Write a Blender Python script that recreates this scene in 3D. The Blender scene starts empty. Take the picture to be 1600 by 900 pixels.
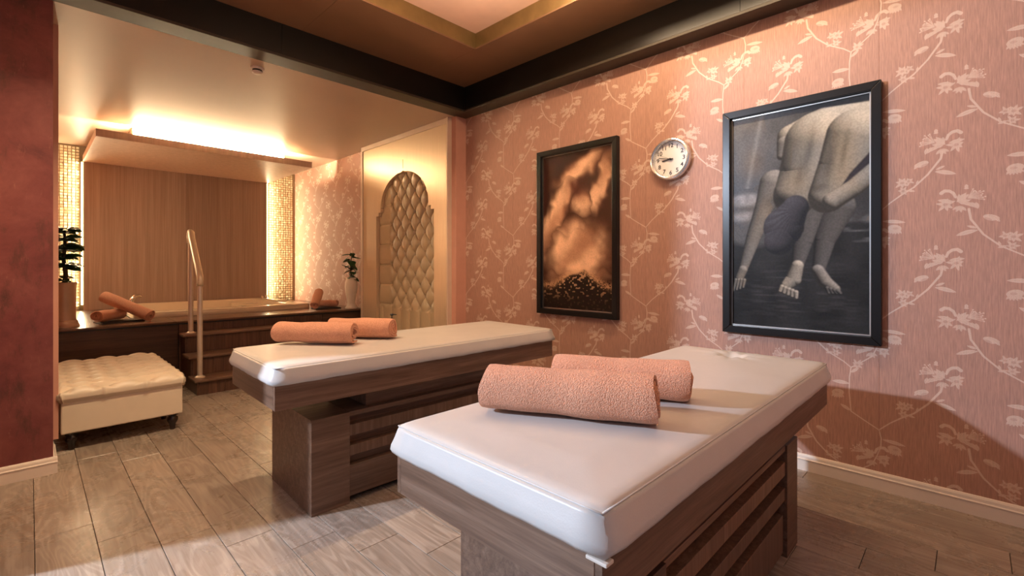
import bpy, bmesh, math, random
import numpy as np
from mathutils import Vector, Matrix, Euler
random.seed(7)
SC = bpy.context.scene
COL = SC.collection
PI = math.pi

# ------------------------------------------------------------------ camera
cam = bpy.data.cameras.new('camera')
cam.sensor_width = 36.0
cam.lens = 737.0 / 1600.0 * 36.0
cam.shift_y = -35.0 / 1600.0
cam.clip_start = 0.02
camo = bpy.data.objects.new('camera', cam)
COL.objects.link(camo)
camo.location = (0, 0, 1.25)
camo.rotation_euler = (PI / 2, 0, -math.atan2(754.0, 737.0))
SC.camera = camo

# ------------------------------------------------------------------ world and lamps
world = bpy.data.worlds.new('world')
SC.world = world
world.use_nodes = True
world.node_tree.nodes['Background'].inputs[0].default_value = (0.62, 0.72, 1.0, 1)
world.node_tree.nodes['Background'].inputs[1].default_value = 0.28
SC.view_settings.view_transform = 'Standard'
SC.view_settings.look = 'None'
SC.view_settings.exposure = 0.2
SC.view_settings.gamma = 1.0
SC.view_settings.use_curve_mapping = False

WARM = (1.0, 0.73, 0.45)
LED = (1.0, 0.77, 0.47)


def lamp(name, kind, loc, energy, color, size=0.1, size_y=None, rot=(0, 0, 0), spread=None, angle=None, blend=0.5):
    l = bpy.data.lights.new(name, kind)
    l.energy = energy
    l.color = color
    if kind == 'AREA':
        l.shape = 'RECTANGLE' if size_y else 'DISK'
        l.size = size
        if size_y:
            l.size_y = size_y
        if spread:
            l.spread = spread
    else:
        l.shadow_soft_size = size
        if kind == 'SPOT':
            l.spot_size = angle
            l.spot_blend = blend
    o = bpy.data.objects.new(name, l)
    COL.objects.link(o)
    o.location = loc
    o.rotation_euler = rot
    return o


def aim(o, target):
    d = Vector(target) - o.location
    o.rotation_euler = d.to_track_quat('-Z', 'Y').to_euler()


# cool daylight lamp outside the left wall, its beam cut by the opening's edge
day = lamp('daylight_lamp', 'SPOT', (-3.0, 3.82, 2.95), 1350, (0.71, 0.82, 1.0), 0.09, angle=math.radians(120), blend=0.3)
aim(day, (2.2, 0.9, 0.9))
# warm light line along the right and back edges of the ceiling recess (the part over and behind the camera)
lamp('recess_light_right', 'AREA', (2.44, 1.25, 3.19), 27, WARM, 0.05, 1.5, rot=(0, math.radians(-48), 0))
lamp('recess_light_far', 'AREA', (0.72, 2.97, 3.19), 66, WARM, 1.3, 0.05, rot=(math.radians(35), 0, 0))
lamp('recess_light_middle', 'AREA', (0.9, 0.6, 3.19), 4, WARM, 1.6, 2.2)
# the tub alcove: light strip on top of the canopy
lamp('canopy_light_front', 'AREA', (1.66, 6.86, 2.773), 1600, LED, 1.66, 0.12, rot=(math.radians(100), 0, 0))
# added warm fill lamp, unseen behind the red partition, brightens the alcove
aim(lamp('alcove_fill_light', 'AREA', (0.06, 6.95, 1.95), 14, LED, 0.25, 0.35), (1.9, 6.6, 1.0))
# added unseen lamps: warm fill from behind the camera, uplight brightening the pink ceiling
aim(lamp('back_fill_light', 'AREA', (0.7, -0.9, 3.14), 9, WARM, 1.6, 0.7), (1.3, 5.0, 0.9))
lamp('ceiling_fill_light', 'AREA', (1.75, 1.95, 2.75), 17, WARM, 1.2, 1.2, rot=(PI, 0, 0))

# ------------------------------------------------------------------ materials
MATS = {}


class NT:
    def __init__(s, name):
        s.m = bpy.data.materials.new(name)
        s.m.use_nodes = True
        s.t = s.m.node_tree
        s.b = s.t.nodes['Principled BSDF']

    def n(s, typ, **kw):
        nd = s.t.nodes.new(typ)
        for k, v in kw.items():
            if isinstance(k, str) and k.startswith('i_'):
                nd.inputs[k[2:].replace('_', ' ')].default_value = v
            else:
                setattr(nd, k, v)
        return nd

    def l(s, a, b):
        s.t.links.new(a, b)

    def val(s, **kw):
        for k, v in kw.items():
            s.b.inputs[k.replace('_', ' ')].default_value = v

    def coords(s, scale=(1, 1, 1), kind='Object'):
        tc = s.n('ShaderNodeTexCoord')
        mp = s.n('ShaderNodeMapping')
        mp.inputs['Scale'].default_value = scale
        s.l(tc.outputs[kind], mp.inputs['Vector'])
        return mp.outputs['Vector']

    def noise(s, vec, scale, detail=4, rough=0.55, dist=0.0):
        nd = s.n('ShaderNodeTexNoise')
        nd.inputs['Scale'].default_value = scale
        nd.inputs['Detail'].default_value = detail
        nd.inputs['Roughness'].default_value = rough
        nd.inputs['Distortion'].default_value = dist
        if vec is not None:
            s.l(vec, nd.inputs['Vector'])
        return nd.outputs['Fac']

    def ramp(s, fac, stops):
        nd = s.n('ShaderNodeValToRGB')
        el = nd.color_ramp.elements
        while len(el) > len(stops):
            el.remove(el[-1])
        while len(el) < len(stops):
            el.new(0.5)
        for e, (p, c) in zip(el, stops):
            e.position = p
            e.color = (*c, 1)
        s.l(fac, nd.inputs['Fac'])
        return nd.outputs['Color']

    def mix(s, fac, a, b, mode='MIX'):
        nd = s.n('ShaderNodeMix', data_type='RGBA', blend_type=mode)
        for sock, v in ((nd.inputs[0], fac), (nd.inputs[6], a), (nd.inputs[7], b)):
            if isinstance(v, (int, float)):
                sock.default_value = v
            elif isinstance(v, tuple):
                sock.default_value = (*v, 1)
            else:
                s.l(v, sock)
        return nd.outputs[2]

    def math(s, op, a, b=None):
        nd = s.n('ShaderNodeMath', operation=op)
        for sock, v in ((nd.inputs[0], a), (nd.inputs[1], b)):
            if v is None:
                continue
            if isinstance(v, (int, float)):
                sock.default_value = v
            else:
                s.l(v, sock)
        return nd.outputs[0]

    def bump(s, h, strength=0.3, dist=0.01):
        nd = s.n('ShaderNodeBump')
        nd.inputs['Strength'].default_value = strength
        nd.inputs['Distance'].default_value = dist
        s.l(h, nd.inputs['Height'])
        s.l(nd.outputs['Normal'], s.b.inputs['Normal'])

    def col(s, c):
        if isinstance(c, tuple):
            s.b.inputs['Base Color'].default_value = (*c, 1)
        else:
            s.l(c, s.b.inputs['Base Color'])


def plain(name, c, rough=0.5, metal=0.0, var=0.06, scale=6.0, bump=0.0, bscale=80, spec=0.5, coat=0.0):
    m = NT(name)
    v = m.coords()
    f = m.noise(v, scale, 3)
    lo = tuple(x * (1 - var) for x in c)
    hi = tuple(min(1, x * (1 + var)) for x in c)
    m.col(m.ramp(f, [(0.3, lo), (0.7, hi)]))
    m.val(Roughness=rough, Metallic=metal)
    m.b.inputs['Specular IOR Level'].default_value = spec
    m.b.inputs['Coat Weight'].default_value = coat
    if bump:
        m.bump(m.noise(v, bscale, 4), bump, 0.004)
    return m.m


def emit(name, c, s):
    m = NT(name)
    m.col((0.8, 0.8, 0.8))
    m.b.inputs['Emission Color'].default_value = (*c, 1)
    m.b.inputs['Emission Strength'].default_value = s
    return m.m


def wood(name, c1, c2, c3, axis, rough=0.42, stretch=14.0, scale=2.6, rnd=True, bump=0.12):
    """laminate with grain along axis ('x','y','z')"""
    m = NT(name)
    sc = [stretch, stretch, stretch]
    sc['xyz'.index(axis)] = 0.55
    v = m.coords(tuple(sc))
    if rnd:
        oi = m.n('ShaderNodeObjectInfo')
        add = m.n('ShaderNodeVectorMath', operation='MULTIPLY_ADD')
        cmb = m.n('ShaderNodeCombineXYZ')
        for i in range(3):
            m.l(oi.outputs['Random'], cmb.inputs[i])
        add.inputs[1].default_value = (37.0, 53.0, 71.0)
        m.l(cmb.outputs[0], add.inputs[0])
        m.l(v, add.inputs[2])
        v = add.outputs[0]
    f = m.noise(v, scale, 6, 0.62, 0.6)
    f2 = m.noise(v, scale * 5.0, 3, 0.6, 0.2)
    c = m.ramp(f, [(0.25, c1), (0.5, c2), (0.75, c3)])
    k = m.ramp(f2, [(0.35, (0.72, 0.70, 0.68)), (0.6, (1, 1, 1))])
    c = m.mix(0.75, c, k, 'MULTIPLY')
    if rnd:
        t = m.ramp(oi.outputs['Random'], [(0.0, (0.78, 0.78, 0.79)), (1.0, (1.16, 1.13, 1.10))])
        c = m.mix(1.0, c, t, 'MULTIPLY')
    m.col(c)
    m.val(Roughness=rough)
    m.bump(f2, bump, 0.002)
    return m.m


# --- wallpaper print (drawn here with numpy: one repeat of the flower vine)
TW, TH = 0.713, 0.607
PW, PH = 960, 816


def draw_wallpaper():
    u = (np.arange(PW) + 0.5) / PW * TW - TW / 2
    v = (np.arange(PH) + 0.5) / PH * TH - TH / 2
    U, V = np.meshgrid(u, v)
    M = np.zeros((PH, PW), np.float32)
    rng = np.random.RandomState(3)
    aa = 0.0011

    def rel(c):
        return (U - c[0] + TW / 2) % TW - TW / 2, (V - c[1] + TH / 2) % TH - TH / 2

    def put(d, val=1.0, sub=False):
        nonlocal M
        a = np.clip(0.5 - d / aa, 0, 1)
        if sub:
            M = M * (1 - a * val)
        else:
            M = np.maximum(M, a * val)

    def line(pts, w, val=1.0, w2=None):
        for i in range(len(pts) - 1):
            p, q = np.array(pts[i]), np.array(pts[i + 1])
            mid = (p + q) / 2
            x, y = rel(mid)
            d = (q - p) / 2
            L = max(d @ d, 1e-9)
            t = np.clip((x * d[0] + y * d[1]) / L, -1, 1)
            ww = w if w2 is None else w + (w2 - w) * (i + (t + 1) / 2) / (len(pts) - 1)
            put(np.hypot(x - t * d[0], y - t * d[1]) - ww, val)

    def leaf(c, ang, ln, wd, val=0.9, bend=0.0):
        x, y = rel(c)
        a = math.radians(ang)
        s = (x * math.cos(a) + y * math.sin(a)) / ln
        t = -x * math.sin(a) + y * math.cos(a) - bend * ln * np.clip(s, 0, 1) ** 2
        prof = wd * np.sin(np.clip(s, 0, 1) * PI) ** 0.8
        d = np.abs(t) - prof
        d = np.where((s < 0) | (s > 1), 1, d)
        put(d, val)
        put(np.where((s < 0.08) | (s > 0.92), 1, np.abs(t) - 0.0007), 0.45, True)

    def ell(c, rx, ry, ang=0, val=0.9, sub=False):
        x, y = rel(c)
        a = math.radians(ang)
        X = x * math.cos(a) + y * math.sin(a)
        Y = -x * math.sin(a) + y * math.cos(a)
        put((np.hypot(X / rx, Y / ry) - 1) * min(rx, ry), val, sub)

    def star(c, r, n, a0, val=0.9, wd=0.17):
        for k in range(n):
            leaf(c, a0 + 360.0 * k / n + rng.uniform(-8, 8), r * rng.uniform(0.7, 1.15), r * wd, val)
            leaf(c, a0 + 360.0 * (k + 0.5) / n, r * 0.6, r * 0.09, val * 0.8)
        ell(c, r * 0.25, r * 0.2, 0, 0.5, True)

    def P(c, m, x, y):
        return (c[0] + m * x, c[1] + y)

    def A(m, a):
        return a if m > 0 else 180 - a

    def bigflower(c, m):
        for k in range(7):
            leaf(P(c, m, 0.036 - 0.002 * k, -0.014 + 0.004 * k), A(m, 128 + 15 * k), 0.058 - 0.003 * k, 0.0085, 0.95)
        for k in range(5):
            leaf(P(c, m, 0.030, -0.012), A(m, 95 + 16 * k), 0.040, 0.0065, 0.9)
        ell(P(c, m, -0.014, 0.006), 0.017, 0.009, m * -22, 0.7, True)
        for k in range(11):
            an = math.radians(A(m, 108 + 8.5 * k + rng.uniform(-3, 3)))
            ln = rng.uniform(0.042, 0.066)
            b = P(c, m, -0.006, 0.004)
            e = (b[0] + ln * math.cos(an), b[1] + ln * 0.85 * math.sin(an))
            line([b, e], 0.0014, 0.85)
            ell(e, 0.0036, 0.0036, 0, 0.95)
        for k in range(5):
            leaf(P(c, m, 0.03 - 0.016 * k, -0.012 - 0.002 * k), A(m, 200 + 14 * k), 0.034, 0.008, 0.85)
        line([P(c, m, 0.040, 0.012), P(c, m, 0.048, 0.034), P(c, m, 0.064, 0.047), P(c, m, 0.082, 0.049), P(c, m, 0.094, 0.038)], 0.0055, 0.95, 0.0085)
        line([P(c, m, 0.046, 0.018), P(c, m, 0.060, 0.037), P(c, m, 0.082, 0.042)], 0.0012, 0.3)
        star(P(c, m, 0.078, -0.022), 0.037, 7, 20)
        leaf(P(c, m, 0.05, -0.008), A(m, 10), 0.06, 0.009)
        for a in (-60, -95, -130, -30):
            leaf(P(c, m, 0.022, -0.034), A(m, a), 0.034, 0.006, 0.85)
        leaf(P(c, m, 0.00, 0.052), 90, 0.022, 0.0075)
        ell(P(c, m, 0.0, 0.053), 0.009, 0.004, 0, 0.9)

    def budleaf(c, m):
        ell(c, 0.027, 0.015, m * 18, 0.9)
        ell(P(c, m, 0.012, -0.008), 0.017, 0.008, m * 20, 0.45, True)
        leaf(P(c, m, 0.012, 0.014), A(m, 205), 0.05, 0.008)
        leaf(P(c, m, -0.016, 0.0), A(m, 235), 0.028, 0.006)

    def bell(c, m):
        ell(c, 0.030, 0.020, m * -12, 0.85)
        for k in range(6):
            leaf(P(c, m, -0.01 + 0.005 * k, -0.008), A(m, 215 + 18 * k), 0.026, 0.005, 0.9)
        ell(P(c, m, 0.005, 0.0), 0.012, 0.007, 0, 0.4, True)

    def small_cluster(c, m):
        star(P(c, m, 0, 0.018), 0.034, 7, 15)
        star(P(c, m, 0.028, 0.024), 0.026, 5, 40)
        star(P(c, m, 0.004, -0.026), 0.027, 6, 0)
        leaf(P(c, m, 0.02, -0.024), A(m, -15), 0.035, 0.006)

    # vine trunk
    line([(0, 0), (0.010, -0.045), (0.008, -0.09), (-0.006, -0.14), (-0.03, -0.2), (-0.085, -0.245), (-0.128, -0.277), (-0.135, -0.33), (-0.137, -0.42), (-0.128, -0.53), (-0.07, -0.566), (0, -0.607)], 0.0030)
    # right branch with the large flower
    line([(0, 0), (0.05, 0.05), (0.092, 0.084), (0.15, 0.125), (0.205, 0.185), (0.256, 0.262), (0.262, 0.30)], 0.0028, 0.95, 0.0052)
    bigflower((0.237, 0.345), 1)
    budleaf((0.182, 0.243), 1)
    small_cluster((0.10, 0.135), 1)
    leaf((0.232, 0.196), -8, 0.085, 0.011, 0.9, -0.12)
    leaf((0.236, 0.205), 25, 0.04, 0.006)
    leaf((0.16, 0.13), 80, 0.03, 0.005)
    # left branch (mirror flower)
    line([(-0.128, -0.277), (-0.163, -0.247), (-0.24, -0.20), (-0.30, -0.14), (-0.345, -0.062), (-0.352, -0.01)], 0.0028, 0.95, 0.0052)
    bigflower((-0.361, 0.042), -1)
    budleaf((-0.275, -0.058), -1)
    small_cluster((-0.197, -0.175), -1)
    leaf((-0.318, -0.118), 190, 0.085, 0.011, 0.9, 0.12)
    leaf((-0.322, -0.108), 160, 0.04, 0.006)
    leaf((-0.24, -0.205), 105, 0.03, 0.005)
    # trunk flowers and leaves
    leaf((0.015, -0.05), -4, 0.10, 0.010, 0.9, -0.05)
    bell((0.068, -0.092), 1)
    bigflower((-0.058, -0.145), 1)
    leaf((-0.135, 0.235), 172, 0.085, 0.011, 0.9, 0.1)
    bell((-0.192, 0.175), -1)
    leaf((-0.128, 0.08), 150, 0.06, 0.009)
    leaf((-0.13, 0.30), 40, 0.05, 0.008)
    star((-0.10, 0.35), 0.032, 7, 10)
    # engraving lines inside the print
    hatch = 0.80 + 0.20 * np.sin((U * 0.9 + V * 0.45) * 2 * PI / 0.0046 + 3 * np.sin(V * 60) + 2 * np.sin(U * 70))
    h2 = np.sin((U * 0.55 - V) * 2 * PI / 0.0062 + 2.5 * np.sin(U * 55) + 2 * np.sin(V * 48))
    nz = rng.rand(PH, PW)
    nz = (nz + np.roll(nz, 1, 0) + np.roll(nz, 1, 1) + np.roll(nz, (1, 1), (0, 1))) / 4
    M = M * hatch * np.where(h2 > 0.35, 0.55, 1.0) * (0.72 + 0.56 * nz)
    M = np.clip(M, 0, 1)
    img = bpy.data.images.new('wallpaper_print', PW, PH)
    img.colorspace_settings.name = 'Non-Color'
    px = np.ones((PH, PW, 4), np.float32)
    px[..., :3] = M[..., None]
    img.pixels.foreach_set(px.ravel())
    img.pack()
    return img


WP_IMG = draw_wallpaper()


def wallpaper(name, ground, print_c):
    m = NT(name)
    tc = m.n('ShaderNodeTexCoord')
    sx = m.n('ShaderNodeSeparateXYZ')
    m.l(tc.outputs['Object'], sx.inputs[0])
    uu = m.math('ADD', m.math('MULTIPLY', m.math('SUBTRACT', sx.outputs['Y'], 0.376), -1.0 / TW), 0.5)
    vv = m.math('ADD', m.math('MULTIPLY', m.math('SUBTRACT', sx.outputs['Z'], 0.332), 1.0 / TH), 0.5)
    cb = m.n('ShaderNodeCombineXYZ')
    m.l(uu, cb.inputs[0])
    m.l(vv, cb.inputs[1])
    im = m.n('ShaderNodeTexImage')
    im.image = WP_IMG
    im.extension = 'REPEAT'
    m.l(cb.outputs[0], im.inputs['Vector'])
    v = m.coords((110, 110, 7))
    st = m.noise(v, 1.6, 3, 0.6)
    st2 = m.noise(m.coords((240, 240, 22)), 1.0, 2, 0.5)
    g = m.ramp(st, [(0.32, tuple(x * 0.80 for x in ground)), (0.7, tuple(min(1, x * 1.12) for x in ground))])
    g = m.mix(0.5, g, m.ramp(st2, [(0.3, (0.8, 0.8, 0.8)), (0.7, (1.1, 1.1, 1.1))]), 'MULTIPLY')
    c = m.mix(m.math('MULTIPLY', im.outputs['Color'], 0.70), g, print_c)
    m.col(c)
    r = m.math('SUBTRACT', 0.62, m.math('MULTIPLY', im.outputs['Color'], 0.18))
    m.l(r, m.b.inputs['Roughness'])
    m.bump(m.math('ADD', m.math('MULTIPLY', st, 0.35), im.outputs['Color']), 0.25, 0.0012)
    return m.m


def picture_mat(name, arr):
    h, w, _ = arr.shape
    img = bpy.data.images.new(name, w, h)
    px = np.ones((h, w, 4), np.float32)
    px[..., :3] = np.clip(arr[::-1], 0, 1)
    img.colorspace_settings.name = 'Non-Color'
    img.pixels.foreach_set(px.ravel())
    img.pack()
    m = NT(name)
    tc = m.n('ShaderNodeTexCoord')
    im = m.n('ShaderNodeTexImage')
    im.image = img
    im.extension = 'EXTEND'
    m.l(tc.outputs['UV'], im.inputs['Vector'])
    m.col(im.outputs['Color'])
    m.val(Roughness=0.5)
    m.b.inputs['Specular IOR Level'].default_value = 0.15
    return m.m


WALL_PINK = (0.60, 0.31, 0.23)
M_WALLPAPER = wallpaper('floral_wallpaper', (0.43, 0.235, 0.175), (0.80, 0.66, 0.54))
M_LEATHER = plain('white_leather', (0.62, 0.60, 0.58), 0.36, var=0.03, bump=0.08, bscale=260)
M_LEATHER2 = plain('cream_leather', (0.70, 0.60, 0.46), 0.38, var=0.03, bump=0.08, bscale=260)
M_TAN = plain('tan_tufted_leather', (0.52, 0.40, 0.25), 0.34, var=0.04)
M_SATIN = None
W1, W2, W3 = (0.105, 0.056, 0.034), (0.190, 0.108, 0.070), (0.300, 0.190, 0.133)
M_WOOD_X = wood('walnut_grain_along', W1, W2, W3, 'x')
M_WOOD_Y = wood('walnut_grain_across', W1, W2, W3, 'y')
M_WOOD_Z = wood('walnut_grain_upright', W1, W2, W3, 'z', stretch=20)
D1, D2, D3 = (0.050, 0.022, 0.013), (0.085, 0.040, 0.024), (0.125, 0.062, 0.038)
M_DECK_X = wood('dark_deck_wood', D1, D2, D3, 'x', 0.36)
M_RISER = None
M_BLACK = plain('glossy_black_panel', (0.008, 0.006, 0.005), 0.34, var=0.1, spec=0.3)
M_LIP = plain('dull_bronze_lip', (0.040, 0.028, 0.017), 0.55, 0.0, var=0.15)
M_BRONZE = plain('bronze_trim', (0.30, 0.22, 0.10), 0.38, 0.7, var=0.15)
M_CEILPINK = plain('pink_ceiling_paint', (0.82, 0.54, 0.44), 0.7, var=0.04)
M_CEIL = plain('cream_ceiling_paint', (0.52, 0.39, 0.295), 0.42, var=0.03, scale=2)
M_WHITE = plain('white_trim_paint', (0.74, 0.66, 0.58), 0.4, var=0.03)
M_PINKPAINT = plain('pink_wall_paint', WALL_PINK, 0.6, var=0.05)
M_CREAMTRIM = plain('cream_trim_paint', (0.66, 0.50, 0.38), 0.45, var=0.04)
M_FRAME = plain('black_frame', (0.006, 0.0055, 0.006), 0.30, var=0.1, spec=0.3)
M_FILLET = plain('silver_fillet', (0.6, 0.58, 0.55), 0.3, 1.0, var=0.05)
M_CHROME = plain('chrome', (0.72, 0.66, 0.58), 0.12, 1.0, var=0.03)
M_STEEL = plain('brushed_steel', (0.78, 0.68, 0.56), 0.36, 0.6, var=0.06, bump=0.05)
M_TUB = plain('cream_acrylic', (0.74, 0.62, 0.44), 0.15, var=0.02)
M_DARKWOOD = plain('ebony_turned_wood', (0.018, 0.009, 0.006), 0.25, var=0.2)
M_TOWELTRAY = plain('black_slate_tray', (0.02, 0.016, 0.013), 0.4, var=0.2)
M_PLASTIC = plain('black_plastic', (0.015, 0.013, 0.012), 0.35)
M_CLOCKRIM = plain('silver_clock_rim', (0.70, 0.69, 0.70), 0.25, 0.85)
M_CLOCKFACE = plain('white_clock_face', (0.80, 0.79, 0.77), 0.5, var=0.01)
M_NUM = plain('dark_print', (0.03, 0.03, 0.035), 0.5)
M_LED = emit('led_strip_light', (1.0, 0.74, 0.36), 9.0)
M_LED2 = emit('led_diffuser_light', (1.0, 0.78, 0.42), 7.0)
M_TILE = plain('mirror_mosaic', (0.80, 0.70, 0.48), 0.25, 0.35, var=0.2, scale=60)
M_GROUT = plain('mosaic_backing', (0.22, 0.15, 0.08), 0.6)
M_POTM = plain('bronze_planter', (0.58, 0.43, 0.33), 0.38, 0.55, var=0.08)
M_VASE = plain('ivory_ceramic', (0.78, 0.68, 0.56), 0.4, var=0.04, bump=0.5, bscale=70)
M_LEAF = plain('dark_green_leaf', (0.040, 0.095, 0.030), 0.35, var=0.4, scale=14)
M_STEM = plain('brown_stem', (0.05, 0.035, 0.015), 0.6)
M_SOIL = plain('soil', (0.03, 0.02, 0.012), 0.9)
M_PLASTER = plain('far_room_plaster', (0.7, 0.68, 0.66), 0.7)


def mk_satin():
    m = NT('champagne_satin_panel')
    v = m.coords((260, 260, 2.2))
    f = m.noise(v, 1.0, 3)
    m.col(m.ramp(f, [(0.3, (0.66, 0.50, 0.33)), (0.7, (0.76, 0.59, 0.41))]))
    m.val(Roughness=0.32, Metallic=0.35)
    return m.m


def mk_lines(name, a, b, rough):
    m = NT(name)
    v = m.coords((75, 75, 1.0))
    f = m.noise(v, 1.0, 4, 0.7)
    f2 = m.noise(m.coords((18, 18, 0.3)), 1.0, 2)
    c = m.ramp(f, [(0.33, a), (0.68, b)])
    m.col(m.mix(0.6, c, m.ramp(f2, [(0.3, (0.72, 0.7, 0.68)), (0.7, (1, 1, 1))]), 'MULTIPLY'))
    m.val(Roughness=rough)
    m.bump(f, 0.15, 0.001)
    return m.m


def mk_red():
    m = NT('wine_red_wall')
    v = m.coords((1, 1, 1))
    f = m.noise(v, 3.2, 7, 0.7, 0.4)
    c = m.ramp(f, [(0.30, (0.095, 0.022, 0.022)), (0.48, (0.165, 0.042, 0.038)), (0.66, (0.215, 0.066, 0.056))])
    g = m.noise(m.coords((9, 9, 3.2)), 1.0, 7, 0.72)
    c = m.mix(m.ramp(g, [(0.54, (0, 0, 0)), (0.68, (0.9, 0.9, 0.9))]), c, (0.075, 0.028, 0.020))
    h = m.noise(m.coords((30, 30, 8)), 1.0, 6, 0.8)
    c = m.mix(m.ramp(h, [(0.60, (0, 0, 0)), (0.72, (0.55, 0.55, 0.55))]), c, (0.34, 0.17, 0.11))
    m.col(c)
    m.val(Roughness=0.45)
    m.bump(h, 0.2, 0.002)
    return m.m


def mk_towel():
    m = NT('salmon_terry_cloth')
    tc = m.n('ShaderNodeTexCoord')
    vo = m.n('ShaderNodeTexVoronoi')
    vo.inputs['Scale'].default_value = 270
    m.l(tc.outputs['Object'], vo.inputs['Vector'])
    f = m.noise(tc.outputs['Object'], 150, 3, 0.7)
    h = m.math('ADD', m.math('MULTIPLY', vo.outputs['Distance'], -0.8), f)
    big = m.noise(tc.outputs['Object'], 9, 3)
    c = m.ramp(h, [(0.0, (0.72, 0.34, 0.21)), (0.45, (0.93, 0.51, 0.335))])
    m.col(m.mix(0.5, c, m.ramp(big, [(0.3, (0.86, 0.84, 0.83)), (0.7, (1, 1, 1))]), 'MULTIPLY'))
    m.val(Roughness=0.95)
    m.b.inputs['Sheen Weight'].default_value = 0.35
    m.b.inputs['Sheen Tint'].default_value = (1, 0.7, 0.55, 1)
    m.bump(h, 0.7, 0.005)
    return m.m


def mk_plank():
    m = NT('oak_laminate_plank')
    tc = m.n('ShaderNodeTexCoord')
    oi = m.n('ShaderNodeObjectInfo')
    cmb = m.n('ShaderNodeCombineXYZ')
    for i in range(3):
        m.l(oi.outputs['Random'], cmb.inputs[i])
    add = m.n('ShaderNodeVectorMath', operation='MULTIPLY_ADD')
    add.inputs[1].default_value = (13.0, 29.0, 5.0)
    m.l(cmb.outputs[0], add.inputs[0])
    m.l(tc.outputs['Object'], add.inputs[2])

    def mp(sc):
        n = m.n('ShaderNodeMapping')
        n.inputs['Scale'].default_value = sc
        m.l(add.outputs[0], n.inputs['Vector'])
        return n.outputs['Vector']
    # cathedral grain: rings of a stretched noise field
    g = m.noise(mp((5.5, 0.9, 1)), 1.0, 2, 0.45, 0.35)
    rings = m.math('SINE', m.math('MULTIPLY', g, 95.0))
    fine = m.noise(mp((70, 3.0, 1)), 1.0, 5, 0.65)
    base = m.ramp(fine, [(0.25, (0.255, 0.200, 0.158)), (0.5, (0.355, 0.292, 0.240)), (0.75, (0.42, 0.358, 0.302))])
    k = m.ramp(rings, [(0.0, (0.80, 0.78, 0.76)), (0.5, (1, 1, 1)), (1.0, (1.05, 1.05, 1.05))])
    c = m.mix(0.8, base, k, 'MULTIPLY')
    c = m.mix(1.0, c, m.ramp(oi.outputs['Random'], [(0.0, (0.88, 0.87, 0.86)), (1.0, (1.10, 1.09, 1.08))]), 'MULTIPLY')
    # worn, scuffed polish: shiny and dull patches
    gp = m.n('ShaderNodeNewGeometry')
    wv = m.noise(gp.outputs['Position'], 2.1, 6, 0.7, 0.5)
    m.col(m.mix(m.ramp(wv, [(0.60, (0, 0, 0)), (0.68, (0.20, 0.20, 0.20))]), c, (0.42, 0.36, 0.30)))
    m.val()
    r = m.ramp(wv, [(0.35, (0.36, 0.36, 0.36)), (0.55, (0.25, 0.25, 0.25)), (0.66, (0.44, 0.44, 0.44))])
    m.l(r, m.b.inputs['Roughness'])
    m.bump(m.math('ADD', fine, m.math('MULTIPLY', wv, 1.5)), 0.10, 0.002)
    return m.m


M_SATIN = mk_satin()
M_BACKPANEL = mk_lines('brown_ribbed_panel', (0.36, 0.255, 0.19), (0.50, 0.375, 0.29), 0.5)
M_BACKPANEL2 = mk_lines('dark_brown_ribbed_panel', (0.29, 0.195, 0.14), (0.40, 0.29, 0.22), 0.45)
M_CANOPY = mk_lines('canopy_ribbed_panel', (0.66, 0.50, 0.39), (0.76, 0.58, 0.46), 0.42)
M_RED = mk_red()
M_TOWEL = mk_towel()
M_PLANK = mk_plank()
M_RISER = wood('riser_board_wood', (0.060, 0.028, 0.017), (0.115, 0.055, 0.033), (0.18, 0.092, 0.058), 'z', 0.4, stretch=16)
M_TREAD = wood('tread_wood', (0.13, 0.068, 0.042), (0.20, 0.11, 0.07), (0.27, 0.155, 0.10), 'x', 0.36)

# ------------------------------------------------------------------ mesh helpers


def box(bm, x0, x1, y0, y1, z0, z1):
    vs = [bm.verts.new((x, y, z)) for z in (z0, z1) for y in (y0, y1) for x in (x0, x1)]
    for f in ((0, 2, 3, 1), (4, 5, 7, 6), (0, 1, 5, 4), (1, 3, 7, 5), (3, 2, 6, 7), (2, 0, 4, 6)):
        bm.faces.new([vs[i] for i in f])
    return vs


def grid(bm, nu, nv, fn, flip=False):
    V = [[bm.verts.new(fn(i / nu, j / nv)) for i in range(nu + 1)] for j in range(nv + 1)]
    for j in range(nv):
        for i in range(nu):
            q = [V[j][i], V[j][i + 1], V[j + 1][i + 1], V[j + 1][i]]
            bm.faces.new(q[::-1] if flip else q)
    return V


def lathe(bm, prof, n=24, c=(0, 0, 0), wob=None):
    rings = []
    for (r, z) in prof:
        ring = []
        for k in range(n):
            a = 2 * PI * k / n
            rr = r * (1 + (wob(a, z) if wob else 0))
            ring.append(bm.verts.new((c[0] + rr * math.cos(a), c[1] + rr * math.sin(a), c[2] + z)))
        rings.append(ring)
    for a, b in zip(rings, rings[1:]):
        for k in range(n):
            bm.faces.new([a[k], a[(k + 1) % n], b[(k + 1) % n], b[k]])
    bm.faces.new(rings[0][::-1])
    bm.faces.new(rings[-1])


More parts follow.
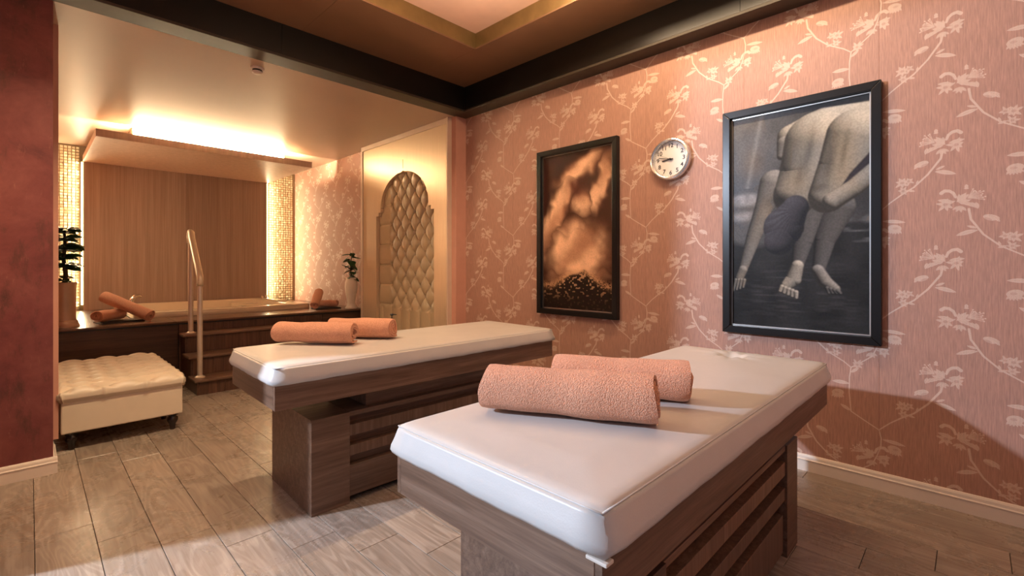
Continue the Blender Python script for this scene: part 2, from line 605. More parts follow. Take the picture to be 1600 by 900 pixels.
def tube(bm, pts, r, n=12, cap=True):
    pts = [Vector(p) for p in pts]
    rs = r if isinstance(r, (list, tuple)) else [r] * len(pts)
    up = None
    rings = []
    for i, p in enumerate(pts):
        d = (pts[min(i + 1, len(pts) - 1)] - pts[max(i - 1, 0)]).normalized()
        if up is None:
            up = d.orthogonal().normalized()
        up = (up - d * up.dot(d)).normalized()
        sd = d.cross(up)
        rings.append([bm.verts.new(p + rs[i] * (math.cos(2 * PI * k / n) * up + math.sin(2 * PI * k / n) * sd)) for k in range(n)])
    for a, b in zip(rings, rings[1:]):
        for k in range(n):
            bm.faces.new([a[k], a[(k + 1) % n], b[(k + 1) % n], b[k]])
    if cap:
        bm.faces.new(rings[0][::-1])
        bm.faces.new(rings[-1])


def finish(name, bm, mat, bevel=0.0, seg=2, smooth=False, recalc=True):
    if recalc:
        bmesh.ops.recalc_face_normals(bm, faces=bm.faces[:])
    if bevel:
        es = [e for e in bm.edges if e.is_manifold and e.calc_face_angle(0) > 0.6]
        bmesh.ops.bevel(bm, geom=es, offset=bevel, segments=seg, affect='EDGES', profile=0.5)
    me = bpy.data.meshes.new(name)
    bm.to_mesh(me)
    bm.free()
    me.materials.append(mat)
    if smooth:
        for p in me.polygons:
            p.use_smooth = True
    o = bpy.data.objects.new(name, me)
    COL.objects.link(o)
    return o


def smooth_by_angle(o, ang=0.7):
    me = o.data
    for p in me.polygons:
        p.use_smooth = True
    bm = bmesh.new()
    bm.from_mesh(me)
    for e in bm.edges:
        e.smooth = e.calc_face_angle(9) < ang if e.is_manifold else False
    bm.to_mesh(me)
    bm.free()


def root(name, loc, label, cat, group=None, rotz=0.0):
    o = bpy.data.objects.new(name, None)
    o.empty_display_size = 0.05
    COL.objects.link(o)
    o.location = loc
    o.rotation_euler = (0, 0, rotz)
    o['label'] = label
    o['category'] = cat
    if group:
        o['group'] = group
    return o


def tag(o, label, cat, group=None):
    o['label'] = label
    o['category'] = cat
    if group:
        o['group'] = group
    return o


def part(name, bm, mat, parent, **kw):
    o = finish(name, bm, mat, **kw)
    o.parent = parent
    return o


def struct(name, bm, mat, parent=None, **kw):
    o = finish(name, bm, mat, **kw)
    if parent:
        o.parent = parent
    else:
        o['kind'] = 'structure'
    return o


def B(*dims):
    bm = bmesh.new()
    for d in dims:
        box(bm, *d)
    return bm


def copy_tree(o, parent=None):
    c = o.copy()
    COL.objects.link(c)
    if parent:
        c.parent = parent
    for ch in list(o.children):
        copy_tree(ch, c)
    return c


# ------------------------------------------------------------------ structure
XR = 3.318       # right wall
YB = 3.965       # back plane of the room = opening of the alcove
XL = -0.32       # left wall
YF = -1.9        # wall behind the camera
ZL = 2.845       # underside of the black ring and alcove ceiling
YA = 8.50        # far wall of the alcove
XA = 3.25        # right wall of the alcove

# floor: slab with individual planks
floor = struct('floor', B((-4.0, XR + 0.1, YF - 0.1, YA + 0.1, -0.06, -0.010)), plain('floor_joint', (0.05, 0.035, 0.025), 0.8))
PWID, PLEN = 0.198, 1.285


def plank_mesh(x0, x1, y0, y1):
    bm = B((x0 + 0.0012, x1 - 0.0012, y0 + 0.0012, y1 - 0.0012, -0.0098, 0.0))
    return bm


shared = {}
for k in range(-2, 17):
    x0 = 0.016 + PWID * k
    x1 = min(x0 + PWID, XR - 0.001)
    if x1 - x0 < 0.03:
        continue
    j0 = 3.05 - 0.226 * k
    n0 = math.floor((YF - j0) / PLEN)
    y = j0 + n0 * PLEN
    while y < 6.1:
        ya, yb = max(y, YF + 0.001), min(y + PLEN, 6.2)
        if yb - ya > 0.02:
            key = (round(x1 - x0, 4), round(yb - ya, 4))
            if key not in shared:
                bm = plank_mesh(0, x1 - x0, 0, yb - ya)
                o = finish('plank', bm, M_PLANK, bevel=0.0012, seg=1)
                shared[key] = o.data
            else:
                o = bpy.data.objects.new('plank', shared[key])
                COL.objects.link(o)
            o.location = (x0, ya, 0)
            o.parent = floor
        y += PLEN

# right wall, papered in strips
wall_right = struct('wall_right', B((XR + 0.002, XR + 0.15, YF, YB, -0.05, 3.4)), M_PINKPAINT)
ys = 0.376 - 4 * TW
while ys < YB:
    a, b = max(ys, YF), min(ys + TW, YB)
    if b > a:
        struct('wallpaper_strip', B((XR, XR + 0.004, a + 0.0007, b - 0.0007, 0.0, ZL + 0.02)), M_WALLPAPER, wall_right)
    ys += TW


def skirting(name, prof_len, axis, at, sgn, a, b):
    """baseboard with moulded top; axis: direction of run"""
    pr = [(0, 0), (0.016, 0), (0.016, 0.062), (0.019, 0.066), (0.019, 0.070), (0.014, 0.074), (0.012, 0.088), (0.007, 0.097), (0, 0.099)]
    bm = bmesh.new()
    rings = []
    for t in (a, b):
        rings.append([bm.verts.new((at + sgn * p, t, z) if axis == 'y' else (t, at + sgn * p, z)) for p, z in pr])
    n = len(pr)
    for i in range(n):
        bm.faces.new([rings[0][i], rings[0][(i + 1) % n], rings[1][(i + 1) % n], rings[1][i]])
    bm.faces.new(rings[0])
    bm.faces.new(rings[1][::-1])
    return struct(name, bm, M_WHITE)


skirting('baseboard_right', 0, 'y', XR, -1, YF, YB - 0.001)

# red partition wall left of the alcove, with its end and skirting
struct('wall_partition', B((XL - 0.25, 0.100, YB, 4.44, 0.0, 3.4)), M_RED)
skirting('baseboard_partition', 0, 'x', YB, -1, XL, 0.119)
skirting('baseboard_partition_end', 0, 'y', 0.100, 1, YB + 0.0005, 4.338)
struct('trim_1', B((0.100, 0.135, 4.34, 4.44, 0.10, ZL)), M_PINKPAINT, bevel=0.002)

# right pier between room and alcove
struct('wall_pier', B((3.182, XR + 0.15, YB - 0.02, 4.02, 0.0, 3.4)), M_PINKPAINT)
struct('baseboard_pier', B((3.176, XR - 0.02, YB - 0.034, YB - 0.0201, 0.0, 0.099)), M_WHITE, bevel=0.003)

# alcove shell
struct('wall_alcove_right', B((XA, XA + 0.2, 4.02, YA, 0.0, 3.1)), M_WALLPAPER)
struct('wall_alcove_left', B((-0.2, 0.0, 4.44, YA, 0.0, 3.1)), M_PINKPAINT)
struct('wall_alcove_back', B((-0.2, XA + 0.2, YA, YA + 0.2, 0.0, 3.1)), M_GROUT)
struct('ceiling_alcove', B((-0.2, XA + 0.2, YB, YA, ZL, ZL + 0.1)), M_CEIL)

# ceiling of the room: black ring, soffit, bronze edge, pink recess
RX, RY = 3.158, 3.778       # inner edge of the low ring
CX0, CX1, CY0, CY1 = 0.0, 2.667, -1.2, 3.045   # recess
ZS = 3.10
struct('trim_2', B((XL, RX, RY, YB, ZL, ZL + 0.02)), M_LIP, bevel=0.002)
struct('trim_3', B((RX, XR, YF, YB, ZL, ZL + 0.02)), M_LIP, bevel=0.002)
# upright faces of the ring, in lengths with joints
xs = [XL, 1.347, RX]
tr = struct('trim_4', B((XL, RX, RY + 0.012, YB, ZL + 0.02, 3.4)), M_BLACK)
for a, b in zip(xs, xs[1:]):
    struct('fascia_panel', B((a + 0.001, b - 0.001, RY, RY + 0.012, ZL + 0.02, ZS)), M_BLACK, tr)
tr = struct('trim_5', B((RX + 0.012, XR, YF, RY, ZL + 0.02, 3.4)), M_BLACK)
yy = [YF, -0.5, 1.06, RY]
for a, b in zip(yy, yy[1:]):
    struct('fascia_panel', B((RX, RX + 0.012, a + 0.001, b - 0.001, ZL + 0.02, ZS)), M_BLACK, tr)
# soffit boards
M_SOFFIT = plain('dark_bronze_soffit', (0.26, 0.145, 0.082), 0.36, 0.2, var=0.12, scale=1.5)
sf = struct('ceiling_soffit', B((XL, RX, YF, CY0, ZS + 0.012, 3.4), (XL, CX0, CY0, CY1, ZS + 0.012, 3.4)), M_BLACK)
for d in ((XL, 1.5, CY1, RY), (1.5, CX1, CY1, RY), (CX1, RX, CY1, RY), (CX1, RX, 1.2, CY1), (CX1, RX, -0.6, 1.2), (CX1, RX, YF, -0.6), (XL, CX1, YF, CY0), (XL, CX0, CY0, CY1)):
    struct('soffit_panel', B((d[0] + 0.0008, d[1] - 0.0008, d[2] + 0.0008, d[3] - 0.0008, ZS, ZS + 0.012)), M_SOFFIT, sf)
struct('trim_6', B((CX0, CX1 + 0.012, CY1, CY1 + 0.012, ZS + 0.012, ZS + 0.135), (CX1, CX1 + 0.012, CY0, CY1, ZS + 0.012, ZS + 0.135),
                   (CX0 - 0.012, CX0, CY0, CY1, ZS + 0.012, ZS + 0.135), (CX0, CX1, CY0 - 0.012, CY0, ZS + 0.012, ZS + 0.135)), M_BRONZE)
struct('ceiling', B((XL, XR + 0.15, YF, YB, ZS + 0.135, ZS + 0.3)), M_CEILPINK)

# wall behind the camera, left wall with opening shaped to cut the daylight lamp's beam
struct('wall_front', B((XL - 0.1, XR + 0.15, YF - 0.15, YF, 0.0, 3.4)), M_PINKPAINT)
OY0, OY1, OZ = -0.9, 2.86, 2.84
struct('wall_left', B((XL - 0.06, XL, YF, OY0, 0.0, 3.4), (XL - 0.06, XL, OY1, YB, 0.0, 3.4), (XL - 0.06, XL, OY0, OY1, OZ, 3.4)), M_PINKPAINT)

# ------------------------------------------------------------------ tub alcove
YD = 6.04     # front of the tub surround
ZD = 0.66
sur = root('tub_surround', (0, YD, 0), 'dark wood deck with boarded front built around the cream bathtub', 'tub deck')


def L(x0, x1, y0, y1, z0, z1, oy=YD):
    return (x0, x1, y0 - oy, y1 - oy, z0, z1)


part('front_panel', B(L(0.001, 1.105, YD, YD + 0.02, 0.06, 0.62)), M_DECK_X, sur, bevel=0.002)
part('plinth', B(L(0.001, 3.149, YD + 0.015, YD + 0.03, 0.0, 0.06)), M_PLASTIC, sur)
part('front_panel', B(L(2.66, 3.24, YD, YD + 0.02, 0.06, 0.62)), M_DECK_X, sur, bevel=0.002)
part('carcass', B(L(0.001, 0.75, YD + 0.03, 8.37, 0.0, 0.62), L(2.80, 3.249, YD + 0.03, 8.37, 0.0, 0.62), L(0.75, 2.80, YD + 0.03, 6.58, 0.0, 0.62)), M_DECK_X, sur)
part('edge_strip', B(L(0.001, 3.249, YD - 0.008, YD + 0.02, 0.622, 0.640)), M_PLASTIC, sur)
M_DECKTOP = wood('deck_top_wood', (0.105, 0.052, 0.030), (0.16, 0.085, 0.052), (0.21, 0.118, 0.075), 'x', 0.22)
for (a, b, c, d) in ((0.001, 1.08, YD - 0.03, 6.61), (1.082, 2.16, YD - 0.03, 6.61), (2.162, 3.249, YD - 0.03, 6.61), (0.001, 0.79, 6.612, 8.37), (2.75, 3.249, 6.612, 8.37)):
    part('deck_board', B(L(a, b, c, d, 0.640, ZD)), M_DECKTOP, sur, bevel=0.003)

# tub
TX0, TX1, TY0, TY1, TZ = 0.80, 2.74, 6.62, 8.36, 0.725
tub = root('bathtub', (1.6, 7.6, ZD), 'large cream built-in bathtub with wide rim and corner seat', 'bathtub')


def rrect(x0, x1, y0, y1, r, n=6):
    out = []
    for (cx, cy, a0) in ((x1 - r, y1 - r, 0), (x0 + r, y1 - r, 90), (x0 + r, y0 + r, 180), (x1 - r, y0 + r, 270)):
        for k in range(n + 1):
            a = math.radians(a0 + 90 * k / n)
            out.append((cx + r * math.cos(a), cy + r * math.sin(a)))
    return out


bm = bmesh.new()
loops = [(TX0, TX1, TY0, TY1, 0.03, ZD), (TX0 - 0.0, TX1, TY0, TY1, 0.03, TZ - 0.012), (TX0 + 0.012, TX1 - 0.012, TY0 + 0.012, TY1 - 0.012, 0.03, TZ),
         (TX0 + 0.14, TX1 - 0.22, TY0 + 0.13, TY1 - 0.13, 0.16, TZ), (TX0 + 0.155, TX1 - 0.235, TY0 + 0.145, TY1 - 0.145, 0.16, TZ - 0.014),
         (TX0 + 0.20, TX1 - 0.30, TY0 + 0.19, TY1 - 0.19, 0.2, 0.34), (TX0 + 0.30, TX1 - 0.4, TY0 + 0.28, TY1 - 0.28, 0.2, 0.25)]
rings = []
for (a, b, c, d, r, z) in loops:
    rings.append([bm.verts.new((x - 1.6, y - 7.6, z - ZD)) for x, y in rrect(a, b, c, d, r)])
for a, b in zip(rings, rings[1:]):
    n = len(a)
    for k in range(n):
        bm.faces.new([a[k], a[(k + 1) % n], b[(k + 1) % n], b[k]])
bm.faces.new(rings[-1])
t_shell = part('tub_shell', bm, M_TUB, tub)
smooth_by_angle(t_shell, 0.8)
part('corner_seat', B((0.55, 0.86, 0.0, 0.52, -0.30, 0.02)), M_TUB, tub, bevel=0.02, seg=3)
part('headrest', B((0.93, 1.06, -0.35, 0.30, 0.0651, 0.085)), M_TUB, tub, bevel=0.009, seg=3)
for (kx, ky) in ((0.98, 0.46), (1.04, 0.46)):
    bm = bmesh.new()
    lathe(bm, [(0.022, 0.065), (0.022, 0.072), (0.014, 0.075), (0.013, 0.10), (0.020, 0.105), (0.020, 0.118), (0.006, 0.122)], 14, (kx, ky, 0))
    part('tap_knob', bm, M_CHROME, tub, smooth=False)

# faucet
FX, FY = 0.875, 7.45
fa = root('bath_faucet', (FX, FY, TZ), 'chrome curved bath faucet behind the leaning towel', 'faucet')
bm = bmesh.new()
lathe(bm, [(0.040, 0.0), (0.040, 0.012), (0.028, 0.02), (0.026, 0.03)], 18)
part('base_ring', bm, M_CHROME, fa)
bm = bmesh.new()
tube(bm, [(0, 0, 0.01), (0.0, 0.005, 0.06), (0.015, 0.012, 0.11), (0.045, 0.02, 0.145), (0.085, 0.03, 0.150), (0.11, 0.035, 0.135)], [0.026, 0.025, 0.023, 0.021, 0.020, 0.017], 14)
part('spout', bm, M_CHROME, fa, smooth=True)
bm = bmesh.new()
tube(bm, [(-0.05, -0.01, 0.0), (-0.05, -0.01, 0.045), (-0.035, -0.01, 0.06)], [0.016, 0.014, 0.010], 10)
part('handle', bm, M_CHROME, fa, smooth=True)

# ribbed back panel in two boards, light strips at its edges, mosaic
bp = root('alcove_back_panel', (1.63, 8.38, 0.66), 'brown vertical-ribbed wall panel behind the bathtub', 'wall panel')
part('panel', B((-1.13, 0.0, 0, 0.03, 0.0, 2.0)), M_BACKPANEL, bp, bevel=0.001)
part('panel', B((0.002, 1.125, 0, 0.03, 0.0, 2.0)), M_BACKPANEL2, bp, bevel=0.001)
part('backing', B((-1.06, 1.06, 0.03, 0.115, 0.0, 2.0)), M_GROUT, bp)
for i, (x0, lab) in enumerate(((0.478, 'glowing vertical light strip left of the brown ribbed panel'), (2.762, 'glowing vertical light strip right of the brown ribbed panel'))):
    o = finish('led_strip', B((x0, x0 + 0.018, 8.425, 8.445, 0.73, 2.62)), M_LED)
    tag(o, lab, 'light strip', 'vertical light strips beside the panel')
    sg = -1 if i == 0 else 1
    lx = x0 + 0.009 + sg * 0.012
    aim(lamp('led_strip_lamp', 'AREA', (lx, 8.43, 1.68), 24, LED, 0.02, 1.9), (lx + sg, 8.43 - 0.45, 1.68))
for (x0, x1, lab) in ((0.002, 0.47, 'shimmering small-tile mosaic strip left of the brown panel'), (2.785, 3.249, 'shimmering small-tile mosaic strip right of the brown panel')):
    o = root('mosaic_strip', (x0, YA, 0.66), lab, 'mosaic', 'mirror mosaic strips')
    part('mosaic_backing', B((0, x1 - x0, -0.006, -0.0005, 0.0, 2.17)), M_GROUT, o)
    bm = bmesh.new()
    s = 0.0387
    for i in range(int((x1 - x0) / s)):
        for j in range(int(2.17 / s)):
            a, b = i * s + 0.004, j * s + 0.004
            w = s - 0.010
            d = -0.010 - random.uniform(0, 0.003)
            tx, tz = random.uniform(-0.004, 0.004), random.uniform(-0.004, 0.004)
            q = [(a, d - 0.0 + tx + tz, b), (a + w, d - tx + tz, b), (a + w, d - tx - tz, b + w), (a, d + tx - tz, b + w)]
            f = [bm.verts.new(p) for p in q]
            g = [bm.verts.new((p[0], -0.006, p[2])) for p in q]
            bm.faces.new(f)
            for k in range(4):
                bm.faces.new([f[k], g[k], g[(k + 1) % 4], f[(k + 1) % 4]])
    t = part('mosaic_tiles', bm, M_TILE, o)
    t['kind'] = 'stuff'

# canopy hanging over the tub with its light box
cn = root('tub_canopy', (1.63, 7.56, 2.62), 'wide flat canopy over the bathtub with glowing light gap above', 'canopy')
part('slab', B((-1.14, 1.14, -0.93, 0.815, 0.0, 0.082)), M_CANOPY, cn, bevel=0.002)
part('neck', B((-0.80, 0.86, -0.66, 0.80, 0.082, 0.224)), M_CEIL, cn)
part('light_diffuser', B((-0.79, 0.85, -0.672, -0.662, 0.084, 0.222)), M_LED2, cn)

# steps in front of the deck
st = root('tub_steps', (1.11, 5.30, 0), 'three dark wood steps leading up to the bathtub deck', 'steps')
SX1 = 2.62
NOSE = [(5.30, 0.152), (5.545, 0.345), (5.79, 0.54)]


def S(x0, x1, y0, y1, z0, z1):
    return (x0 - 1.11, x1 - 1.11, y0 - 5.30, y1 - 5.30, z0, z1)


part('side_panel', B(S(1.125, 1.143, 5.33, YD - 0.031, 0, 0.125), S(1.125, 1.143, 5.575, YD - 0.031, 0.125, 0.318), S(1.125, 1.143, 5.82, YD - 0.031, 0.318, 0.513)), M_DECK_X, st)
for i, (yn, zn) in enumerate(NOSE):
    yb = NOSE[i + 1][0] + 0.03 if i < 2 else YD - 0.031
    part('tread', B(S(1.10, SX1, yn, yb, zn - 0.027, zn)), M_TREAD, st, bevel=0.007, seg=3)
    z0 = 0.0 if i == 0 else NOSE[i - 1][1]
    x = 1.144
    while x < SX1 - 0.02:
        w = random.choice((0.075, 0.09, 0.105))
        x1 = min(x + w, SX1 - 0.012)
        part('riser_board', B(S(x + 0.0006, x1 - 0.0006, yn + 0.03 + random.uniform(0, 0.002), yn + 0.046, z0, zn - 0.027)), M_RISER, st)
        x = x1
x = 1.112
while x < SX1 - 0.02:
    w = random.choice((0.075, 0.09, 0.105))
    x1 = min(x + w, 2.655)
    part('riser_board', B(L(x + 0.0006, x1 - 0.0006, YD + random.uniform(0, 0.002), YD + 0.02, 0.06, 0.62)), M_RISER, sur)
    x = x1

# handrail
hr = root('handrail', (1.17, 5.43, 0.152), 'brushed metal stair handrail on two posts beside the tub steps', 'handrail')
PA, PB = Vector((0.012, 0.435, 0.388)), Vector((0, 0, 0))
for p, h in ((PB, 0.985), (PA, 1.03)):
    bm = bmesh.new()
    lathe(bm, [(0.045, 0.0), (0.045, 0.008), (0.030, 0.016), (0.0245, 0.022)], 20, tuple(p))
    part('flange', bm, M_STEEL, hr, smooth=False)
    bm = bmesh.new()
    tube(bm, [p + Vector((0, 0, 0.01)), p + Vector((0, 0, h))], 0.024, 16)
    part('post', bm, M_STEEL, hr, smooth=False)
bm = bmesh.new()
e0 = PB + Vector((0, 0, 0.93))
e1 = PA + Vector((0, 0, 0.98))
pts = [e0 + Vector((0, -0.005, -0.03)), e0 + Vector((0, -0.012, 0.03)), e0 + Vector((0, 0.0, 0.065)), e0 + Vector((0.001, 0.03, 0.095))]
d = (e1 - e0)
for k in range(1, 8):
    pts.append(e0 + d * (k / 8.0) + Vector((0, 0, 0.07)))
pts += [e1 + Vector((0, -0.02, 0.075)), e1 + Vector((0, 0.015, 0.085)), e1 + Vector((0, 0.035, 0.06)), e1 + Vector((0, 0.038, 0.02)), e1 + Vector((0, 0.03, -0.03))]
tube(bm, pts, 0.029, 16)
part('rail', bm, plain('champagne_rail', (0.86, 0.76, 0.58), 0.38, 0.4), hr, smooth=True)

# ------------------------------------------------------------------ tufted wall panel on the right side of the alcove
tp = root('tufted_wall_panel', (3.15, 4.92, 0), 'champagne wall panel with arched niche of tan diamond-tufted leather', 'wall panel')
Y0, Y1, ZT = 4.045, 5.885, 2.785
yc = 4.92


def arch_z(y):
    a = abs(y - yc)
    if a > 0.625:
        return 0.0
    if a > 0.565:
        return 1.885
    if a > 0.515:
        return 1.93
    t = a / 0.515
    return 1.985 + 0.40 * math.sqrt(max(0, 1 - t ** 2.0)) + 0.012 * max(0, 1 - t / 0.08)


yl = [Y0, yc - 0.625]
yl += [yc - 0.565, yc - 0.515] + [yc + 0.5149 * math.sin(PI * (k / 40.0 - 0.5)) for k in range(1, 40)] + [yc + 0.515, yc + 0.565, yc + 0.625, Y1]
bm = bmesh.new()
XF, XB = 0.0, 0.045


def quad(*p):
    bm.faces.new([bm.verts.new(q) for q in p])


for a, b in zip(yl, yl[1:]):
    m_ = (a + b) / 2
    if abs(m_ - yc) > 0.625:
        za = zb = 0.0
    elif abs(m_ - yc) > 0.515:
        za = zb = arch_z(m_)
    else:
        za, zb = arch_z(yc + (a - yc) * 0.9999), arch_z(yc + (b - yc) * 0.9999)
    A_, B_ = a - yc, b - yc
    quad((XF, A_, za), (XF, B_, zb), (XF, B_, ZT), (XF, A_, ZT))
    if za > 0:
        quad((XF, A_, za), (XB + 0.05, A_, za), (XB + 0.05, B_, zb), (XF, B_, zb))
for y_, z0, z1 in ((yc - 0.625, 0, 1.885), (yc + 0.625, 0, 1.885), (yc - 0.565, 1.885, 1.93), (yc + 0.565, 1.885, 1.93), (yc - 0.515, 1.93, 1.985), (yc + 0.515, 1.93, 1.985)):
    quad((XF, y_ - yc, z0), (XB + 0.05, y_ - yc, z0), (XB + 0.05, y_ - yc, z1), (XF, y_ - yc, z1))
quad((XF, Y1 - yc, 0), (0.099, Y1 - yc, 0), (0.099, Y1 - yc, ZT), (XF, Y1 - yc, ZT))
quad((XF, Y0 - yc, 0), (0.099, Y0 - yc, 0), (0.099, Y0 - yc, ZT), (XF, Y0 - yc, ZT))
quad((XF, Y0 - yc, ZT), (XF, Y1 - yc, ZT), (0.099, Y1 - yc, ZT), (0.099, Y0 - yc, ZT))
bmesh.ops.remove_doubles(bm, verts=bm.verts[:], dist=0.0004)
part('arched_board', bm, M_SATIN, tp)
# finial line above the arch
part('finial', B((-0.003, -0.0005, -0.004, 0.004, 2.425, 2.53)), M_BRONZE, tp)
# cream frame strips: near edge, top and far edge
part('frame_strip', B((-0.022, 0.098, Y0 - 0.024 - yc, Y0 - 0.002 - yc, 0.0, ZL - 0.002)), M_CREAMTRIM, tp, bevel=0.002)
part('frame_strip', B((-0.012, 0.098, Y0 - yc, Y1 + 0.04 - yc, ZT + 0.001, ZL - 0.002)), M_CREAMTRIM, tp, bevel=0.002)
part('frame_strip', B((-0.012, 0.098, Y1 + 0.001 - yc, Y1 + 0.05 - yc, 0.0, ZT)), M_CREAMTRIM, tp, bevel=0.002)


def tuft(s, t, p=0.42):
    return (abs(math.sin(PI * s)) * abs(math.sin(PI * t))) ** p


a_, b_ = 0.1005, 0.1265
yB0, zB0 = 4.452, 1.772


def tuft_panel(i, j):
    y = 4.26 + (5.58 - 4.26) * i
    z = 0.02 + (2.50 - 0.02) * j
    pi_, qj = (y - yB0) / a_, (z - zB0) / b_
    s, t = (pi_ + qj) / 2, (pi_ - qj) / 2
    h = 0.047 * tuft(s, t, 0.30)
    ds, dt = s - round(s), t - round(t)
    h -= 0.016 * math.exp(-((ds + dt) ** 2 * 0.0101 + (ds - dt) ** 2 * 0.016) / 0.00035)
    if pi_ > 8.0:      # pleats run out to the far edge
        k = abs(math.sin(PI * (qj / 2.0)))
        h2 = 0.042 * k ** 0.16
        w = min(1, (pi_ - 8.0) / 0.25)
        h = h * (1 - w) + h2 * w
    if z < 0.74:       # pleats run down to the floor
        k = abs(math.sin(PI * ((pi_ + (0 if int(round((0.74 - zB0) / b_)) % 2 == 0 else 1)) / 2.0)))
        w = min(1, (0.74 - z) / 0.03)
        h = h * (1 - w) + 0.042 * k ** 0.2 * w
    return (0.082 - h, y - yc, z)


bm = bmesh.new()
grid(bm, 230, 400, tuft_panel)
o = part('tufted_leather', bm, M_TAN, tp, smooth=True)
btn = None
for qj in range(-8, 7):
    for pi_ in range(-1, 9):
        if (pi_ + qj) % 2:
            continue
        y, z = yB0 + a_ * pi_, zB0 + b_ * qj
        if z < 0.74 or z > arch_z(y) - 0.02 or abs(y - yc) > 0.62:
            continue
        if btn is None:
            bm = bmesh.new()
            bmesh.ops.create_uvsphere(bm, u_segments=10, v_segments=6, radius=0.013)
            btn = part('button', bm, M_TAN, tp, smooth=True)
            q = btn
        else:
            q = btn.copy()
            COL.objects.link(q)
        q.location = (0.092, y - yc, z)

# ------------------------------------------------------------------ ottoman
ot = root('tufted_ottoman', (0.483, 4.99, 0), 'cream leather tufted bench ottoman on turned dark feet', 'ottoman')
OX, OYH = 0.338, 0.66
part('box_base', B((-OX, OX, -OYH, OYH, 0.122, 0.335)), M_LEATHER2, ot, bevel=0.008, seg=2)


def otto(i, j):
    # wrapped parameter: flat top in the middle, rolled edge
    hx, hy = OX + 0.022, OYH + 0.022
    u, v = i * 2 - 1, j * 2 - 1
    x, y = u * (hx + 0.10), v * (hy + 0.10)
    e = 0.0
    ex, ey = max(0, abs(x) - (hx - 0.035)), max(0, abs(y) - (hy - 0.035))
    X, Y, z = x, y, 0.415
    dd = math.hypot(ex, ey)
    if dd > 0:
        r = 0.035
        th = min(dd / r, PI / 2)
        out = r * math.sin(th)
        dn = r * (1 - math.cos(th)) + max(0, dd - r * PI / 2) * 0.62
        tuck = -0.5 * max(0, dd - r * PI / 2 - 0.035)
        nx, ny = ex / dd, ey / dd
        bx = math.copysign(min(abs(x), hx - 0.035), x)
        by = math.copysign(min(abs(y), hy - 0.035), y)
        X = bx + math.copysign(nx * (out + tuck), x)
        Y = by + math.copysign(ny * (out + tuck), y)
        z = 0.415 - dn
    z = max(z, 0.332)
    s, t = (x / 0.115 + y / 0.080) / 2, (x / 0.115 - y / 0.080) / 2
    k = tuft(s + 0.5, t + 0.5, 0.36)
    w = max(0, 1 - dd / 0.05)
    z += 0.046 * (k - 0.7) * w
    if dd > 0.02:   # pleat seams over the rolled edge
        if ey > ex:
            sx = abs(math.sin(PI * (x / 0.23 + 0.5)))
            Y += math.copysign(-0.012 * max(0, 1 - sx * 5), y)
        else:
            sy = abs(math.sin(PI * (y / 0.16 + 0.5)))
            X += math.copysign(-0.012 * max(0, 1 - sy * 5), x)
    return (X, Y, z)


bm = bmesh.new()
grid(bm, 110, 180, otto)
part('tufted_cushion', bm, M_LEATHER2, ot, smooth=True)
foot = None
for fx, fy in ((-1, -1), (1, -1), (-1, 1), (1, 1), (-1, -0.44), (1, -0.44)):
    if foot is None:
        bm = bmesh.new()
        lathe(bm, [(0.017, 0.0), (0.019, 0.02), (0.022, 0.045), (0.030, 0.055), (0.036, 0.072), (0.034, 0.090), (0.024, 0.098), (0.024, 0.104), (0.038, 0.110), (0.038, 0.1215)], 18)
        foot = part('foot', bm, M_DARKWOOD, ot)
        smooth_by_angle(foot, 0.9)
        q = foot
    else:
        q = foot.copy()
        COL.objects.link(q)
    q.location = (fx * (OX - 0.055), fy * (OYH - 0.055), 0)

# ------------------------------------------------------------------ massage tables
HL, HW = 0.965, 0.358     # half length and width of the tray


def cushion(dimple):
    bm = bmesh.new()
    nx, ny = 96, 44
    ix, iy = HL - 0.035, HW - 0.035

    def top(i, j):
        x, y = (2 * i - 1) * ix, (2 * j - 1) * iy
        e = min(ix - abs(x), iy - abs(y))
        z = 0.786 + 0.008 * min(1, e / 0.12)
        z += 0.0015 * math.sin(x * 9 + y * 5) * math.sin(y * 13 - x * 3)
        if dimple:
            dx, dy = x - (HL - 0.16), y - 0.02
            r = math.hypot(dx, dy)
            z -= 0.055 * math.exp(-(r / 0.046) ** 2)
            an = math.atan2(dy, dx)
            z += 0.0045 * math.sin(an * 9) * math.exp(-((r - 0.10) / 0.06) ** 2)
            z += 0.0020 * math.sin(x * 150 + y * 20) * math.exp(-((dx + 0.22) / 0.13) ** 2) * math.exp(-(dy / 0.22) ** 2)
        return (x, y, z)
    V = grid(bm, nx, ny, top)
    border = [V[0][i] for i in range(nx)] + [V[j][nx] for j in range(ny)] + [V[ny][i] for i in range(nx, 0, -1)] + [V[j][0] for j in range(ny, 0, -1)]
    nb = len(border)
    nrm = []
    for v in border:
        ox = (1 if v.co.x > ix - 1e-5 else -1 if v.co.x < -ix + 1e-5 else 0)
        oy = (1 if v.co.y > iy - 1e-5 else -1 if v.co.y < -iy + 1e-5 else 0)
        k = 0.86 if ox and oy else 1.0
        nrm.append((ox * k, oy * k))
    prev = border
    prof = [(0.022, 0.7835), (0.0325, 0.7775), (0.0345, 0.7735), (0.036, 0.7745), (0.040, 0.765), (0.048, 0.740), (0.056, 0.722), (0.058, 0.708), (0.053, 0.698), (0.038, 0.6955), (0.010, 0.6955)]
    for r_i, (d, z) in enumerate(prof):
        ring = []
        for k, (v, n) in enumerate(zip(border, nrm)):
            wv = 0.0014 * math.sin(k * 0.27) + 0.0008 * math.sin(k * 0.83 + 1.0)
            zz = z - (wv * 0.9 if 0.697 < z < 0.73 else 0)
            ring.append(bm.verts.new((v.co.x + n[0] * d, v.co.y + n[1] * d, zz)))
        for k in range(nb):
            bm.faces.new([prev[k], prev[(k + 1) % nb], ring[(k + 1) % nb], ring[k]])
        prev = ring
    return bm


